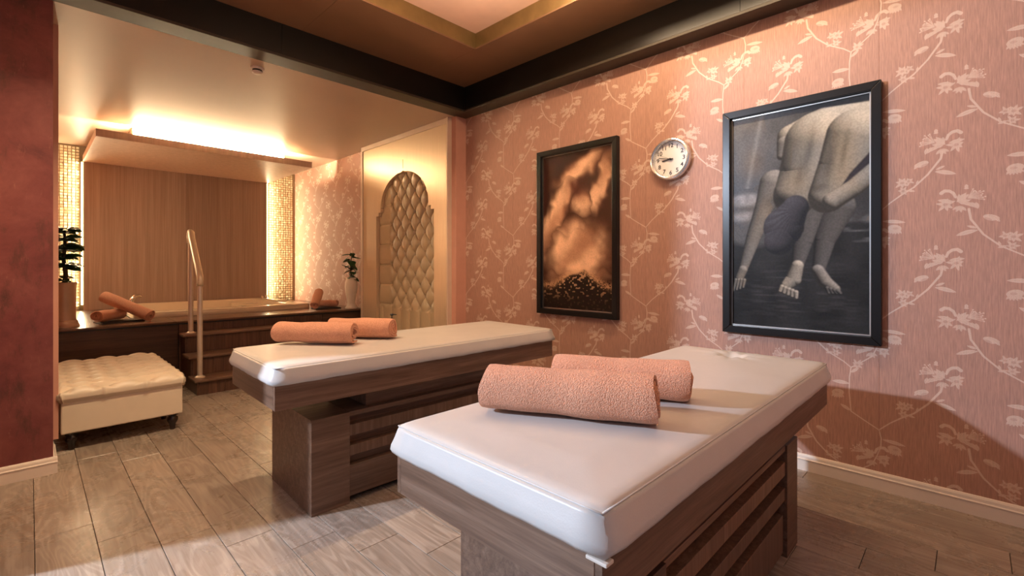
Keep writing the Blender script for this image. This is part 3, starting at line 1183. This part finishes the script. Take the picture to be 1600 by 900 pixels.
def massage_table(cx, cy, rot, label, dimple):
    t = root('massage_table', (cx, cy, 0), label, 'massage table', 'massage tables', rot)
    c = part('cushion', cushion(dimple), M_LEATHER, t, smooth=True)
    # stitched seam along the top edge
    bm = bmesh.new()
    e = 0.0025
    pts = [(-HL + e, -HW + e), (HL - e, -HW + e), (HL - e, HW - e), (-HL + e, HW - e), (-HL + e, -HW + e)]
    fine = []
    for (a, b) in zip(pts, pts[1:]):
        for k in range(16):
            fine.append((a[0] + (b[0] - a[0]) * k / 16, a[1] + (b[1] - a[1]) * k / 16, 0.7752))
    fine.append((*pts[-1], 0.7752))
    tube(bm, fine, 0.0024, 6)
    s = part('seam', bm, M_LEATHER, c, smooth=True)
    # tray: four boards around a bottom panel
    th = 0.018
    part('tray_side', B((-HL, HL, -HW, -HW + th, 0.58, 0.6945)), M_WOOD_X, t, bevel=0.001, seg=1)
    part('tray_side', B((-HL, HL, HW - th, HW, 0.58, 0.6945)), M_WOOD_X, t, bevel=0.001, seg=1)
    part('tray_end', B((-HL - 0.0005, -HL + th, -HW + th + 0.0005, HW - th - 0.0005, 0.58, 0.6945)), M_WOOD_Y, t, bevel=0.001, seg=1)
    part('tray_end', B((HL - th, HL + 0.0005, -HW + th + 0.0005, HW - th - 0.0005, 0.58, 0.6945)), M_WOOD_Y, t, bevel=0.001, seg=1)
    part('tray_bottom', B((-HL + th, HL - th, -HW + th, HW - th, 0.582, 0.60)), M_WOOD_X, t)
    # stem and base
    part('stem', B((-0.46, 0.46, -0.245, 0.245, 0.481, 0.579)), M_WOOD_X, t, bevel=0.001, seg=1)
    bw = 0.295
    part('end_block', B((-0.775, -0.575, -bw, bw, 0.0, 0.48)), M_WOOD_X, t, bevel=0.001, seg=1)
    part('end_block', B((0.535, 0.695, -bw, bw, 0.0, 0.48)), M_WOOD_X, t, bevel=0.001, seg=1)
    part('base_top', B((-0.574, 0.534, -bw + 0.008, bw - 0.008, 0.457, 0.48)), M_WOOD_X, t)
    part('base_core', B((-0.574, 0.534, -bw + 0.06, bw - 0.06, 0.035, 0.457)), M_WOOD_X, t)
    part('plinth', B((-0.574, 0.534, -bw + 0.07, bw - 0.07, 0.0, 0.035)), M_PLASTIC, t)
    for sgn in (-1, 1):
        y0, y1 = sorted((sgn * (bw - 0.008), sgn * (bw - 0.06)))
        for (z0, z1) in ((0.352, 0.410), (0.247, 0.300)):
            part('slat', B((-0.573, 0.533, y0, y1, z0, z1)), M_WOOD_Z, t, bevel=0.001, seg=1)
        part('base_panel', B((-0.573, 0.500, y0, y1, 0.035, 0.195)), M_WOOD_X if sgn < 0 and dimple is False else M_WOOD_Z, t, bevel=0.001, seg=1)
    return t


tab_front = massage_table(1.727, 0.862, 0.0, 'nearest massage table, white leather cushion with a face dimple, on slatted walnut base', True)
tab_back = massage_table(1.76, 2.620, math.radians(-1.6), 'farther massage table with white cushion on slatted walnut base, nearer the tub steps', False)
bm = B((-HL - 0.014, -HL + 0.012, -HW - 0.018, -HW + 0.03, 0.6865, 0.694))
part('corner_clip', bm, M_WHITE, tab_front, bevel=0.002)

# ------------------------------------------------------------------ rolled towels


def towel_mesh(length, r, turns=3.6, flat=0.86, seed=0, tail=0.05):
    rng = random.Random(seed)
    bm = bmesh.new()
    nl = 30
    th = r * 0.155
    nseg = int(turns * 26)
    prof = []
    r0 = r * 0.16
    for k in range(nseg + 1):
        f = k / nseg
        a = -PI * 0.5 + 2 * PI * turns * (f - 1)     # ends at the bottom
        rad = r0 + (r - th * 0.5 - r0) * f
        prof.append((rad * math.cos(a), rad * math.sin(a)))
    x, y = prof[-1]
    for k in range(1, 5):                            # loose end lying on the ground
        prof.append((x + tail * k / 4, y))
    n = len(prof)
    nor = []
    for k in range(n):
        p, q = prof[max(k - 1, 0)], prof[min(k + 1, n - 1)]
        dx, dy = q[0] - p[0], q[1] - p[1]
        l_ = math.hypot(dx, dy) or 1
        nor.append((dy / l_, -dx / l_))
    ph = [rng.uniform(0, 6) for _ in range(8)]
    rows = []
    for i in range(nl + 1):
        s = i / nl
        ring = []
        for side in (1, -1):
            seq = range(n) if side == 1 else range(n - 1, -1, -1)
            for k in seq:
                ed = th * 0.5 * side
                px, py = prof[k][0] + nor[k][0] * ed, prof[k][1] + nor[k][1] * ed
                f = k / n
                lump = 1 + 0.030 * math.sin(s * 7 + ph[0] + f * 2) + 0.018 * math.sin(s * 17 + ph[1] + 5 * f) - 0.05 * math.exp(-((s - (0.30 + 0.1 * math.sin(ph[6]))) / 0.09) ** 2) * (0.5 + 0.5 * math.sin(ph[2]))
                endr = 1 - 0.045 * (abs(2 * s - 1)) ** 20
                px *= lump * endr
                py *= lump * endr
                # each turn ends a little differently
                dl = (0.006 * math.sin(f * 19 + ph[3]) + 0.004 * math.sin(f * 47 + ph[4])) * (1 if s > 0.5 else -1) * (abs(2 * s - 1) ** 4)
                ring.append(bm.verts.new(((s - 0.5) * length + dl, px, py * flat)))
        rows.append(ring)
    m_ = len(rows[0])
    for a, b in zip(rows, rows[1:]):
        for k in range(m_):
            bm.faces.new([a[k], a[(k + 1) % m_], b[(k + 1) % m_], b[k]])
    for ring, fl in ((rows[0], False), (rows[-1], True)):
        for k in range(n - 1):
            q = [ring[k], ring[k + 1], ring[m_ - 2 - k], ring[m_ - 1 - k]]
            bm.faces.new(q if fl else q[::-1])
    return bm


def towel(p0, p1, r, label, group, z, seed, flat=0.86, tilt=0.0, roll=0.0, tail=0.05):
    """p0,p1: floor positions of the two ends"""
    d = Vector((p1[0] - p0[0], p1[1] - p0[1]))
    o = finish('rolled_towel', towel_mesh(d.length / math.cos(tilt), r, seed=seed, flat=flat, tail=tail), M_TOWEL, smooth=False)
    smooth_by_angle(o, 1.0)
    o.location = ((p0[0] + p1[0]) / 2, (p0[1] + p1[1]) / 2, z)
    o.rotation_euler = Euler((roll, -tilt, math.atan2(d.y, d.x)), 'XYZ')
    tag(o, label, 'towel', group)
    lo = min((o.matrix_basis @ v.co).z for v in o.data.vertices)
    return o


def rest(o, z):
    bpy.context.view_layer.update()
    lo = min((o.matrix_basis @ v.co).z for v in o.data.vertices)
    o.location.z += z - lo


GT = 'rolled salmon towels'
t = towel((1.018, 1.105), (1.252, 0.645), 0.085, 'nearest rolled salmon towel, in front of its pair on the nearest massage table', GT, 0.87, 1)
rest(t, 0.7965)
t = towel((1.325, 1.080), (1.540, 0.675), 0.081, 'rolled salmon towel behind another on the nearest massage table', GT, 0.87, 2)
rest(t, 0.7965)
t = towel((1.03, 2.925), (1.31, 2.555), 0.075, 'rolled salmon towel at left of the pair on the farther massage table', GT, 0.87, 3)
rest(t, 0.7965)
t = towel((1.34, 2.92), (1.59, 2.59), 0.074, 'rolled salmon towel at right of the pair on the farther massage table', GT, 0.87, 4)
rest(t, 0.7965)

# trays and towels on the deck
for (x, y, w, d, rz, lab) in ((0.66, 6.40, 0.36, 0.24, 0.2, 'black tray under two rolled towels beside the bronze planter'), (2.86, 6.38, 0.34, 0.22, -0.1, 'black tray under two rolled towels beside the ivory vase')):
    o = finish('towel_tray', B((-w / 2, w / 2, -d / 2, d / 2, 0, 0.012), (-w / 2 + 0.01, w / 2 - 0.01, -d / 2 + 0.01, d / 2 - 0.01, 0.0119, 0.018)), M_TOWELTRAY)
    o.location = (x, y, ZD)
    o.rotation_euler = (0, 0, rz)
    tag(o, lab, 'tray', 'towel trays on the tub deck')
t = towel((0.47, 6.27), (0.68, 6.50), 0.070, 'rolled salmon towel lying end-on beside the bronze planter', GT, 0.75, 5, tail=0.02)
rest(t, ZD + 0.0185)
t = towel((0.55, 6.56), (0.90, 6.22), 0.072, 'rolled salmon towel leaning across another near the bronze planter', GT, 0.80, 6, tilt=-0.40, tail=0.02)
rest(t, ZD + 0.001)
t = towel((2.80, 6.50), (2.99, 6.32), 0.056, 'rolled salmon towel lying on the tray near the ivory vase', GT, 0.75, 7, tail=0.02)
rest(t, ZD + 0.0185)
t = towel((2.62, 6.20), (2.80, 6.48), 0.066, 'rolled salmon towel leaning upright against another near the ivory vase', GT, 0.80, 8, tilt=0.45, tail=0.02)
rest(t, ZD + 0.0185)

# ------------------------------------------------------------------ plants
def leaf_mesh(ln, wd, bend=0.25):
    bm = bmesh.new()

    def f(i, j):
        s = i
        w = wd * math.sin(PI * min(1, s * 0.94 + 0.03)) ** 0.7
        t = j * 2 - 1
        return (s * ln, t * w, -bend * ln * s * s + 0.12 * wd * abs(t) + 0.0015 * math.sin(s * 30))
    grid(bm, 8, 4, f)
    return bm


pl = root('potted_plant', (0.235, 6.26, ZD), 'layered dark green plant in a tall bronze planter at the partition', 'plant', 'potted plants on the tub deck')
bm = bmesh.new()
lathe(bm, [(0.115, 0), (0.115, 0.015), (0.100, 0.035), (0.098, 0.055), (0.086, 0.065), (0.083, 0.10), (0.087, 0.40), (0.093, 0.425), (0.086, 0.43), (0.080, 0.415), (0.078, 0.36)], 32)
pot = part('planter', bm, M_POTM, pl)
smooth_by_angle(pot, 0.6)
bm = bmesh.new()
lathe(bm, [(0.078, 0.36), (0.07, 0.385), (0.01, 0.395)], 20)
part('soil', bm, M_SOIL, pl)
bm = bmesh.new()
tube(bm, [(0, 0, 0.38), (0.01, 0, 0.5), (-0.005, 0.005, 0.65), (0.005, 0, 0.80), (0, 0, 0.93)], [0.022, 0.018, 0.016, 0.014, 0.01], 8)
part('stem', bm, M_STEM, pl, smooth=True)
lf = None
rng = random.Random(5)
for (zz, rr, n) in ((0.47, 0.06, 9), (0.58, 0.13, 20), (0.68, 0.12, 16), (0.76, 0.15, 20), (0.85, 0.11, 18), (0.925, 0.125, 18)):
    for k in range(n):
        if lf is None:
            lf = part('leaf', leaf_mesh(0.12, 0.040), M_LEAF, pl, smooth=True)
            q = lf
        else:
            q = lf.copy()
            COL.objects.link(q)
        a = 2 * PI * k / n + rng.uniform(-0.25, 0.25)
        q.location = (0.012 * math.cos(a), 0.012 * math.sin(a), zz + rng.uniform(-0.025, 0.025))
        q.rotation_euler = (rng.uniform(-0.7, 0.7), rng.uniform(-0.30, 0.10), a)
        sc = rr / 0.12 * rng.uniform(0.8, 1.1)
        q.scale = (sc, sc * 1.15, sc)

pr = root('potted_plant', (3.10, 6.13, ZD), 'small round-leaved plant in a textured ivory vase against the tufted panel', 'plant', 'potted plants on the tub deck')
bm = bmesh.new()
lathe(bm, [(0.075, 0), (0.078, 0.012), (0.062, 0.035), (0.050, 0.07), (0.056, 0.13), (0.074, 0.22), (0.083, 0.30), (0.080, 0.36), (0.068, 0.395), (0.066, 0.41), (0.076, 0.425), (0.070, 0.428), (0.060, 0.40), (0.058, 0.36)], 36,
      wob=lambda a, z: 0.02 * math.sin(a * 12 + z * 60) * (1 if 0.05 < z < 0.38 else 0.6 if z > 0.4 else 0))
v = part('vase', bm, M_VASE, pr, smooth=True)
bm = bmesh.new()
tube(bm, [(0, 0, 0.30), (0.0, 0, 0.45), (-0.01, 0, 0.6), (0.01, 0, 0.74)], [0.012, 0.010, 0.008, 0.005], 7)
part('stem', bm, M_STEM, pr, smooth=True)
bm = bmesh.new()
tube(bm, [(0, 0, 0.52), (-0.05, -0.01, 0.565), (-0.15, -0.03, 0.60)], [0.007, 0.006, 0.003], 6)
part('stem', bm, M_STEM, pr, smooth=True)
lf2 = None
rng = random.Random(11)
for (zz, n) in ((0.44, 5), (0.53, 6), (0.60, 6), (0.67, 6), (0.73, 6)):
    for k in range(n):
        if lf2 is None:
            lf2 = part('leaf', leaf_mesh(0.105, 0.046, 0.3), M_LEAF, pr, smooth=True)
            q = lf2
        else:
            q = lf2.copy()
            COL.objects.link(q)
        a = 2 * PI * k / n + rng.uniform(-0.5, 0.5) + zz * 9
        q.location = (0.01 * math.cos(a), 0.01 * math.sin(a), zz + rng.uniform(-0.03, 0.03))
        q.rotation_euler = (rng.uniform(-0.5, 0.5), rng.uniform(-0.3, 0.5), a)
        sc = rng.uniform(0.75, 1.1)
        q.scale = (sc, sc, sc)

# pump bottle behind the towels on the farther table
pb = root('pump_bottle', (1.785, 2.93, 0.7945), 'small black pump bottle behind the towels on the farther table', 'bottle')
bm = bmesh.new()
lathe(bm, [(0.021, 0), (0.023, 0.004), (0.023, 0.055), (0.016, 0.068), (0.009, 0.074), (0.009, 0.082)], 18)
part('bottle_body', bm, M_PLASTIC, pb)
bm = bmesh.new()
tube(bm, [(0, 0, 0.080), (0, 0, 0.105)], 0.004, 8)
lathe(bm, [(0.011, 0.104), (0.012, 0.113), (0.008, 0.117)], 12)
tube(bm, [(0, 0, 0.111), (0.032, -0.012, 0.108)], [0.005, 0.003], 6)
part('pump_head', bm, M_PLASTIC, pb)

# ------------------------------------------------------------------ pictures
def canvas(h, w):
    T, S_ = np.meshgrid((np.arange(h) + 0.5) / h, (np.arange(w) + 0.5) / w, indexing='ij')
    return S_, T


def vnoise(h, w, ny, nx, seed):
    r = np.random.RandomState(seed).rand(ny + 2, nx + 2)
    y = np.linspace(0, ny, h)
    x = np.linspace(0, nx, w)
    yi, xi = y.astype(int), x.astype(int)
    fy, fx = (y - yi)[:, None], (x - xi)[None, :]
    fy, fx = fy * fy * (3 - 2 * fy), fx * fx * (3 - 2 * fx)
    a = r[yi][:, xi]
    b = r[yi][:, xi + 1]
    c = r[yi + 1][:, xi]
    d = r[yi + 1][:, xi + 1]
    return (a * (1 - fx) + b * fx) * (1 - fy) + (c * (1 - fx) + d * fx) * fy


def capsule(img, S_, T, pts, rad, colr, light=(0.45, -0.75, 0.5), asp=1.8, amb=0.35, soft=0.012):
    """shaded tapered limb through pts (s,t); s,t normalised, t scaled by asp"""
    best = np.full(S_.shape, 1e9)
    hn = np.zeros(S_.shape)
    for (p, q, ra, rb) in zip(pts, pts[1:], rad, rad[1:]):
        px, py, qx, qy = p[0], p[1] * asp, q[0], q[1] * asp
        dx, dy = qx - px, qy - py
        L2 = dx * dx + dy * dy + 1e-9
        t = np.clip(((S_ - px) * dx + (T * asp - py) * dy) / L2, 0, 1)
        r = ra + (rb - ra) * t
        ex, ey = (S_ - px - t * dx) / r, (T * asp - py - t * dy) / r
        d = np.hypot(ex, ey)
        z = np.sqrt(np.clip(1 - d * d, 0, 1))
        sh = amb + (1 - amb) * np.clip(ex * light[0] + ey * light[1] + z * light[2], 0, 1) * 1.25
        sd = (d - 1) * r
        upd = sd < best
        best = np.where(upd, sd, best)
        hn = np.where(upd, sh, hn)
    a = np.clip(0.5 - best / soft, 0, 1)[..., None]
    cc = np.array(colr)[None, None, :] * hn[..., None]
    return img * (1 - a) + cc * a


def framed_picture(yc_, zc, wid, hei, mat, label):
    o = root('framed_picture', (XR, yc_, zc), label, 'picture', 'black framed pictures on the papered wall')
    fw, dp = 0.047, 0.048
    w, h = wid / 2, hei / 2
    # mitred frame members
    def member(corners):
        bm = bmesh.new()
        outer = corners
        f = [bm.verts.new((-dp, y, z)) for y, z in outer]
        b = [bm.verts.new((-0.0005, y, z)) for y, z in outer]
        bm.faces.new(f)
        bm.faces.new(b[::-1])
        for k in range(4):
            bm.faces.new([f[k], f[(k + 1) % 4], b[(k + 1) % 4], b[k]])
        part('frame_member', bm, M_FRAME, o, bevel=0.003, seg=2)
    g = 0.0003
    member([(-w, -h), (w, -h), (w - fw, -h + fw - g), (-w + fw, -h + fw - g)])
    member([(-w, h), (w, h), (w - fw, h - fw + g), (-w + fw, h - fw + g)])
    member([(-w, -h + g), (-w, h - g), (-w + fw - g, h - fw), (-w + fw - g, -h + fw)])
    member([(w, -h + g), (w, h - g), (w - fw + g, h - fw), (w - fw + g, -h + fw)])
    iw, ih = w - fw - 0.002, h - fw - 0.002
    e = 0.007
    part('fillet', B((-0.020, -0.008, -iw, iw, -ih, -ih + e), (-0.020, -0.008, -iw, iw, ih - e, ih), (-0.020, -0.008, -iw, -iw + e, -ih + e, ih - e), (-0.020, -0.008, iw - e, iw, -ih + e, ih - e)), M_FILLET, o)
    bm = bmesh.new()
    uvl = bm.loops.layers.uv.new('UVMap')
    iw -= e
    ih -= e
    vs = box(bm, -0.010, -0.006, -iw, iw, -ih, ih)
    for f in bm.faces:
        for lp in f.loops:
            lp[uvl].uv = (0.5 - lp.vert.co.y / (2 * iw), 0.5 + lp.vert.co.z / (2 * ih))
    part('painting', bm, mat, o)
    return o


# right: dark charcoal drawing of a bent-over figure touching the ground
H_, W_ = 420, 236
S_, T = canvas(H_, W_)
n1 = vnoise(H_, W_, 14, 9, 1)
n2 = vnoise(H_, W_, 160, 60, 2)
n3 = vnoise(H_, W_, 200, 120, 3)
nh = vnoise(H_, W_, 130, 10, 4)
nd = vnoise(H_, W_, 40, 26, 5)
asp = H_ / W_
g = 0.075 + 0.13 * np.clip(1.1 - S_ * 1.6, 0, 1) * np.clip(1.25 - T * 1.2, 0, 1) + 0.04 * n1
g = g + 0.08 * np.exp(-((S_ - 0.17 + 0.35 * (T - 0.2)) / 0.02) ** 2) * (T < 0.34)
gr = 0.035 + 0.03 * n1 + 0.10 * np.clip(nh - 0.45, 0, 1) * np.exp(-(((S_ - 0.52) / 0.45) ** 2 + ((T - 0.85) / 0.13) ** 2))
k_ = np.clip((T - (0.555 + 0.05 * np.sin(S_ * 5 + 0.6))) / 0.03, 0, 1)
g = g * (1 - k_) + gr * k_
ls = np.exp(-(((S_ - 0.12) / 0.17) ** 2 + ((T - 0.395) / 0.03) ** 2) ** 2) + 0.8 * np.exp(-(((S_ - 0.08) / 0.14) ** 2 + ((T - 0.475) / 0.025) ** 2) ** 2)
g = g + 0.20 * ls * (0.6 + 0.8 * nd)
g = g + 0.06 * np.clip(vnoise(H_, W_, 90, 14, 6) - 0.5, 0, 1) * (S_ > 0.75) * (T > 0.48) * (T < 0.62) * 4
img = np.stack([g * 0.98, g, g * 1.05], -1)
K = dict(asp=asp, amb=0.16)
hi = (0.52, 0.49, 0.43)
mid = (0.36, 0.345, 0.32)
lo_ = (0.22, 0.215, 0.21)
# far leg and foot
img = capsule(img, S_, T, [(0.80, 0.46), (0.71, 0.60), (0.665, 0.735)], [0.115, 0.075, 0.045], lo_, **K)
img = capsule(img, S_, T, [(0.66, 0.735), (0.71, 0.785), (0.78, 0.815)], [0.046, 0.050, 0.034], mid, **K)
for k in range(4):
    img = capsule(img, S_, T, [(0.725 + 0.024 * k, 0.812 + 0.004 * k), (0.735 + 0.026 * k, 0.833)], [0.015, 0.011], lo_, **K)
# near leg and foot
img = capsule(img, S_, T, [(0.60, 0.46), (0.555, 0.60), (0.515, 0.715)], [0.11, 0.075, 0.045], lo_, **K)
img = capsule(img, S_, T, [(0.515, 0.715), (0.485, 0.775), (0.435, 0.805)], [0.046, 0.060, 0.044], hi, **K)
for k in range(5):
    img = capsule(img, S_, T, [(0.400 + 0.026 * k, 0.812 + 0.006 * k), (0.385 + 0.030 * k, 0.832 + 0.007 * k)], [0.019, 0.014], hi, **K)
# reaching arm and hand
img = capsule(img, S_, T, [(0.335, 0.33), (0.255, 0.445), (0.175, 0.575), (0.085, 0.735)], [0.115, 0.075, 0.062, 0.036], mid, **K)
img = capsule(img, S_, T, [(0.085, 0.735), (0.055, 0.775)], [0.038, 0.036], mid, **K)
for k in range(4):
    img = capsule(img, S_, T, [(0.025 + 0.024 * k, 0.785), (0.002 + 0.028 * k, 0.838 - 0.006 * k)], [0.015, 0.009], mid, **K)
# hips, back and shoulders
img = capsule(img, S_, T, [(0.46, 0.125), (0.70, 0.085), (1.02, 0.12)], [0.10, 0.115, 0.16], hi, **K)
img = capsule(img, S_, T, [(0.42, 0.15), (0.395, 0.205)], [0.062, 0.036], mid, **K)
img = capsule(img, S_, T, [(0.66, 0.17), (0.60, 0.28), (0.50, 0.39)], [0.25, 0.22, 0.17], hi, **K)
img = capsule(img, S_, T, [(0.90, 0.16), (0.82, 0.28), (0.72, 0.41)], [0.19, 0.16, 0.13], hi, **K)
# bent arm on the right, dark gap above it
img = capsule(img, S_, T, [(1.03, 0.265), (0.90, 0.335), (0.83, 0.375)], [0.050, 0.034, 0.012], (0.10, 0.09, 0.11), **K)
img = capsule(img, S_, T, [(1.05, 0.315), (0.90, 0.385), (0.76, 0.435)], [0.070, 0.066, 0.070], hi, **K)
# soft muscle shading
sh = np.ones_like(S_)
for (cx_, cy_, ax, ay, dk_) in ((0.60, 0.20, 0.03, 0.10, 0.35), (0.53, 0.30, 0.03, 0.07, 0.30), (0.74, 0.27, 0.035, 0.09, 0.35), (0.43, 0.25, 0.05, 0.05, 0.25), (0.66, 0.37, 0.08, 0.02, 0.3), (0.84, 0.22, 0.02, 0.08, 0.3), (0.40, 0.41, 0.12, 0.03, 0.45)):
    sh *= 1 - dk_ * np.exp(-(((S_ - cx_ + 0.3 * (T - cy_)) / ax) ** 2 + ((T - cy_) / ay) ** 2))
img = img * sh[..., None]
# hanging head with dark hair
img = capsule(img, S_, T, [(0.50, 0.45), (0.41, 0.535), (0.375, 0.60)], [0.10, 0.155, 0.115], (0.115, 0.115, 0.135), light=(-0.3, -0.65, 0.6), asp=asp, amb=0.3)
hd = np.exp(-(((S_ - 0.40) / 0.17) ** 2 + ((T - 0.545) / 0.10) ** 2) ** 3)
strand = np.sin((np.arctan2(T - 0.46, S_ - 0.50) * 34) + 5 * n1)
img = img * (1 + 0.20 * (hd * strand * np.clip(1.25 - (T - 0.42) * 7, 0, 1))[..., None])
tint = vnoise(H_, W_, 9, 6, 8)[..., None]
lum = img.mean(-1, keepdims=True)
img = img + (lum > 0.18) * 0.05 * (tint - 0.5) * np.array([1.0, 0.2, -0.8])
img = img * (0.88 + 0.24 * n3[..., None])
framed_picture(0.785, 1.540, 0.85, 1.47, picture_mat('charcoal_drawing', 0.62 * 0.34 * (np.clip(img, 0, 9) / 0.34) ** 1.35), 'tall black framed charcoal drawing of a bent-over figure, right of the clock')

# left: plain painting of pale folded drapery on a dark brown ground, dark foam at the foot
n1 = vnoise(H_, W_, 12, 8, 21)
n3 = vnoise(H_, W_, 220, 120, 23)
g = np.stack([0.060 + 0.035 * n1, 0.026 + 0.016 * n1, 0.018 + 0.010 * n1], -1)
img = g
pc = (0.66, 0.37, 0.215)
pk = (0.56, 0.25, 0.15)
wx = S_ + 0.10 * (n1 - 0.5) + 0.05 * (vnoise(H_, W_, 30, 18, 24) - 0.5)
wy = T + 0.06 * (vnoise(H_, W_, 12, 8, 25) - 0.5)
f = np.zeros_like(S_)
for (cx_, cy_, a_x, a_y, an, hgt) in ((0.50, 0.63, 0.36, 0.15, 0.0, 1.0), (0.25, 0.34, 0.11, 0.26, 0.55, 0.9), (0.55, 0.10, 0.30, 0.055, -0.45, 0.85),
                                      (0.86, 0.22, 0.08, 0.16, 0.35, 0.75), (0.60, 0.33, 0.12, 0.07, 0.3, 0.75), (0.45, 0.50, 0.22, 0.07, 0.1, 0.7), (0.52, 0.78, 0.34, 0.05, 0.0, 0.6)):
    X_, Y_ = wx - cx_, (wy - cy_) * 1.0
    u_ = X_ * math.cos(an) + Y_ * 1.8 * math.sin(an)
    v_ = -X_ * math.sin(an) / 1.8 + Y_ * math.cos(an)
    f = np.maximum(f, hgt * np.exp(-((u_ / (1.15 * a_x)) ** 2 + (v_ / (1.15 * a_y)) ** 2) ** 1.8))
gy, gx = np.gradient(f)
f = np.clip(1.25 * f + 1.2 * (gx - gy), 0, 1.0)[..., None]
tone = np.clip(0.55 + 0.45 * np.sin((wx * 1.3 + wy * 2.4) * 8.0) * 0.5 + 0.25 * (n1 - 0.5) + 6.0 * (gx - gy), 0.25, 1.1)[..., None]
img = g * (1 - f) + f * (np.array([0.30, 0.15, 0.095]) * (1 - tone) + np.array([0.88, 0.66, 0.48]) * tone)
dark = np.exp(-(((wx - 0.50) / 0.15) ** 2 + ((wy - 0.22) / 0.05) ** 2))[..., None]
img = img * (1 - 0.8 * dark) + 0.8 * dark * np.array([0.13, 0.045, 0.03])
foam = np.clip((T - (0.80 + 0.05 * np.sin(S_ * 7 + 1) + 0.04 * (n1 - 0.5))) / 0.02, 0, 1)[..., None]
sp = ((vnoise(H_, W_, 90, 40, 31) > 0.74) * 1.0)[..., None] * np.clip(1 - (T[..., None] - 0.84) / 0.12, 0.1, 1)
img = img * (1 - foam) + foam * (np.array([0.03, 0.018, 0.012]) + sp * np.array([0.40, 0.28, 0.19]))
lace = np.exp(-((T - (0.80 + 0.05 * np.sin(S_ * 7 + 1))) / 0.022) ** 2)[..., None] * (n3 > 0.4)[..., None]
img = img * (1 - 0.6 * lace) + 0.6 * lace * np.array([0.62, 0.42, 0.26])
img = img * (0.92 + 0.16 * n3[..., None])
framed_picture(2.455, 1.552, 0.85, 1.475, picture_mat('drapery_painting', 0.55 * (np.clip(img, 0, 9) / 0.6) ** 1.3 * np.array([1.08, 1.0, 0.95])), 'tall black framed painting of pale folds on dark brown, left of the clock')

# ------------------------------------------------------------------ clock
ck = root('wall_clock', (XR, 1.592, 2.033), 'round silver wall clock with white face between the two framed pictures', 'clock')


def disc_x(bm, prof, n=48):
    """lathe about -x axis: prof (r, depth)"""
    lathe(bm, prof, n)
    bm.transform(Matrix.Rotation(-PI / 2, 4, 'Y'))


bm = bmesh.new()
disc_x(bm, [(0.150, 0.001), (0.154, 0.012), (0.156, 0.028), (0.150, 0.042), (0.140, 0.046), (0.131, 0.042), (0.128, 0.030), (0.128, 0.014), (0.05, 0.013)])
o = part('rim', bm, M_CLOCKRIM, ck)
smooth_by_angle(o, 0.7)
bm = bmesh.new()
disc_x(bm, [(0.1275, 0.0145), (0.1275, 0.018), (0.02, 0.0181)])
part('dial', bm, M_CLOCKFACE, ck)
depsgraph = bpy.context.evaluated_depsgraph_get()
ROT = Matrix(((0, 0, -1, 0), (-1, 0, 0, 0), (0, 1, 0, 0), (0, 0, 0, 1)))   # text x -> -y, y -> z, normal -> -x
for hno in range(1, 13):
    cu = bpy.data.curves.new('numeral', 'FONT')
    cu.body = str(hno)
    cu.size = 0.043
    cu.align_x = 'CENTER'
    cu.align_y = 'CENTER'
    cu.extrude = 0.0006
    cu.offset = 0.0006
    tmp = bpy.data.objects.new('numeral_text', cu)
    COL.objects.link(tmp)
    depsgraph.update()
    me = bpy.data.meshes.new_from_object(tmp.evaluated_get(depsgraph))
    bpy.data.objects.remove(tmp)
    a = math.radians(90 - 30 * hno)
    me.transform(ROT)
    me.materials.clear()
    me.materials.append(M_NUM)
    q = bpy.data.objects.new('numeral', me)
    COL.objects.link(q)
    q.parent = ck
    q.location = (-0.0190, -0.100 * math.cos(a), 0.100 * math.sin(a))
bm = bmesh.new()
for k in range(60):
    a = 2 * PI * k / 60
    c_, s_ = math.cos(a), math.sin(a)
    r0_, r1_ = (0.119, 0.125) if k % 5 else (0.117, 0.125)
    w_ = 0.0006 if k % 5 else 0.0012
    v0 = []
    for (r_, w2_) in ((r0_, -w_), (r1_, -w_), (r1_, w_), (r0_, w_)):
        v0.append((r_ * c_ - w2_ * s_, r_ * s_ + w2_ * c_))
    f = [bm.verts.new((-0.0192, -x, y)) for x, y in v0]
    b2 = [bm.verts.new((-0.0181, -x, y)) for x, y in v0]
    bm.faces.new(f)
    for i in range(4):
        bm.faces.new([f[i], b2[i], b2[(i + 1) % 4], f[(i + 1) % 4]])
o = part('minute_marks', bm, M_NUM, ck)
o['kind'] = 'stuff'


def hand(name, ang, ln, wd, x, back=0.02):
    bm = B((-0.001, 0.001, -wd, wd, -back, ln))
    o = part(name, bm, M_NUM, ck)
    o.location = (x, 0, 0)
    o.rotation_euler = (math.radians(ang), 0, 0)   # about +x: +ang turns +z towards -y (clockwise as seen from the room)


hand('hour_hand', 263.5, 0.066, 0.0038, -0.0225)
hand('minute_hand', 282, 0.092, 0.0022, -0.0255)
hand('second_hand', 294, 0.112, 0.0008, -0.0285)
bm = bmesh.new()
disc_x(bm, [(0.008, 0.0182), (0.008, 0.031), (0.004, 0.033)], 16)
part('hub', bm, M_NUM, ck)

# smoke detector on the alcove ceiling
sd = root('smoke_detector', (1.285, 4.13, ZL), 'small round white smoke detector on the alcove ceiling', 'smoke detector')
bm = bmesh.new()
lathe(bm, [(0.050, -0.0005), (0.052, -0.012), (0.048, -0.018), (0.030, -0.018)][::-1], 28)
part('base_ring', bm, M_WHITE, sd)
bm = bmesh.new()
lathe(bm, [(0.036, -0.018), (0.038, -0.026), (0.036, -0.030), (0.02, -0.030)][::-1], 28)
part('vent_ring', bm, M_PLASTIC, sd)
bm = bmesh.new()
lathe(bm, [(0.037, -0.030), (0.036, -0.040), (0.026, -0.048), (0.01, -0.050)][::-1], 28)
part('dome', bm, M_WHITE, sd)
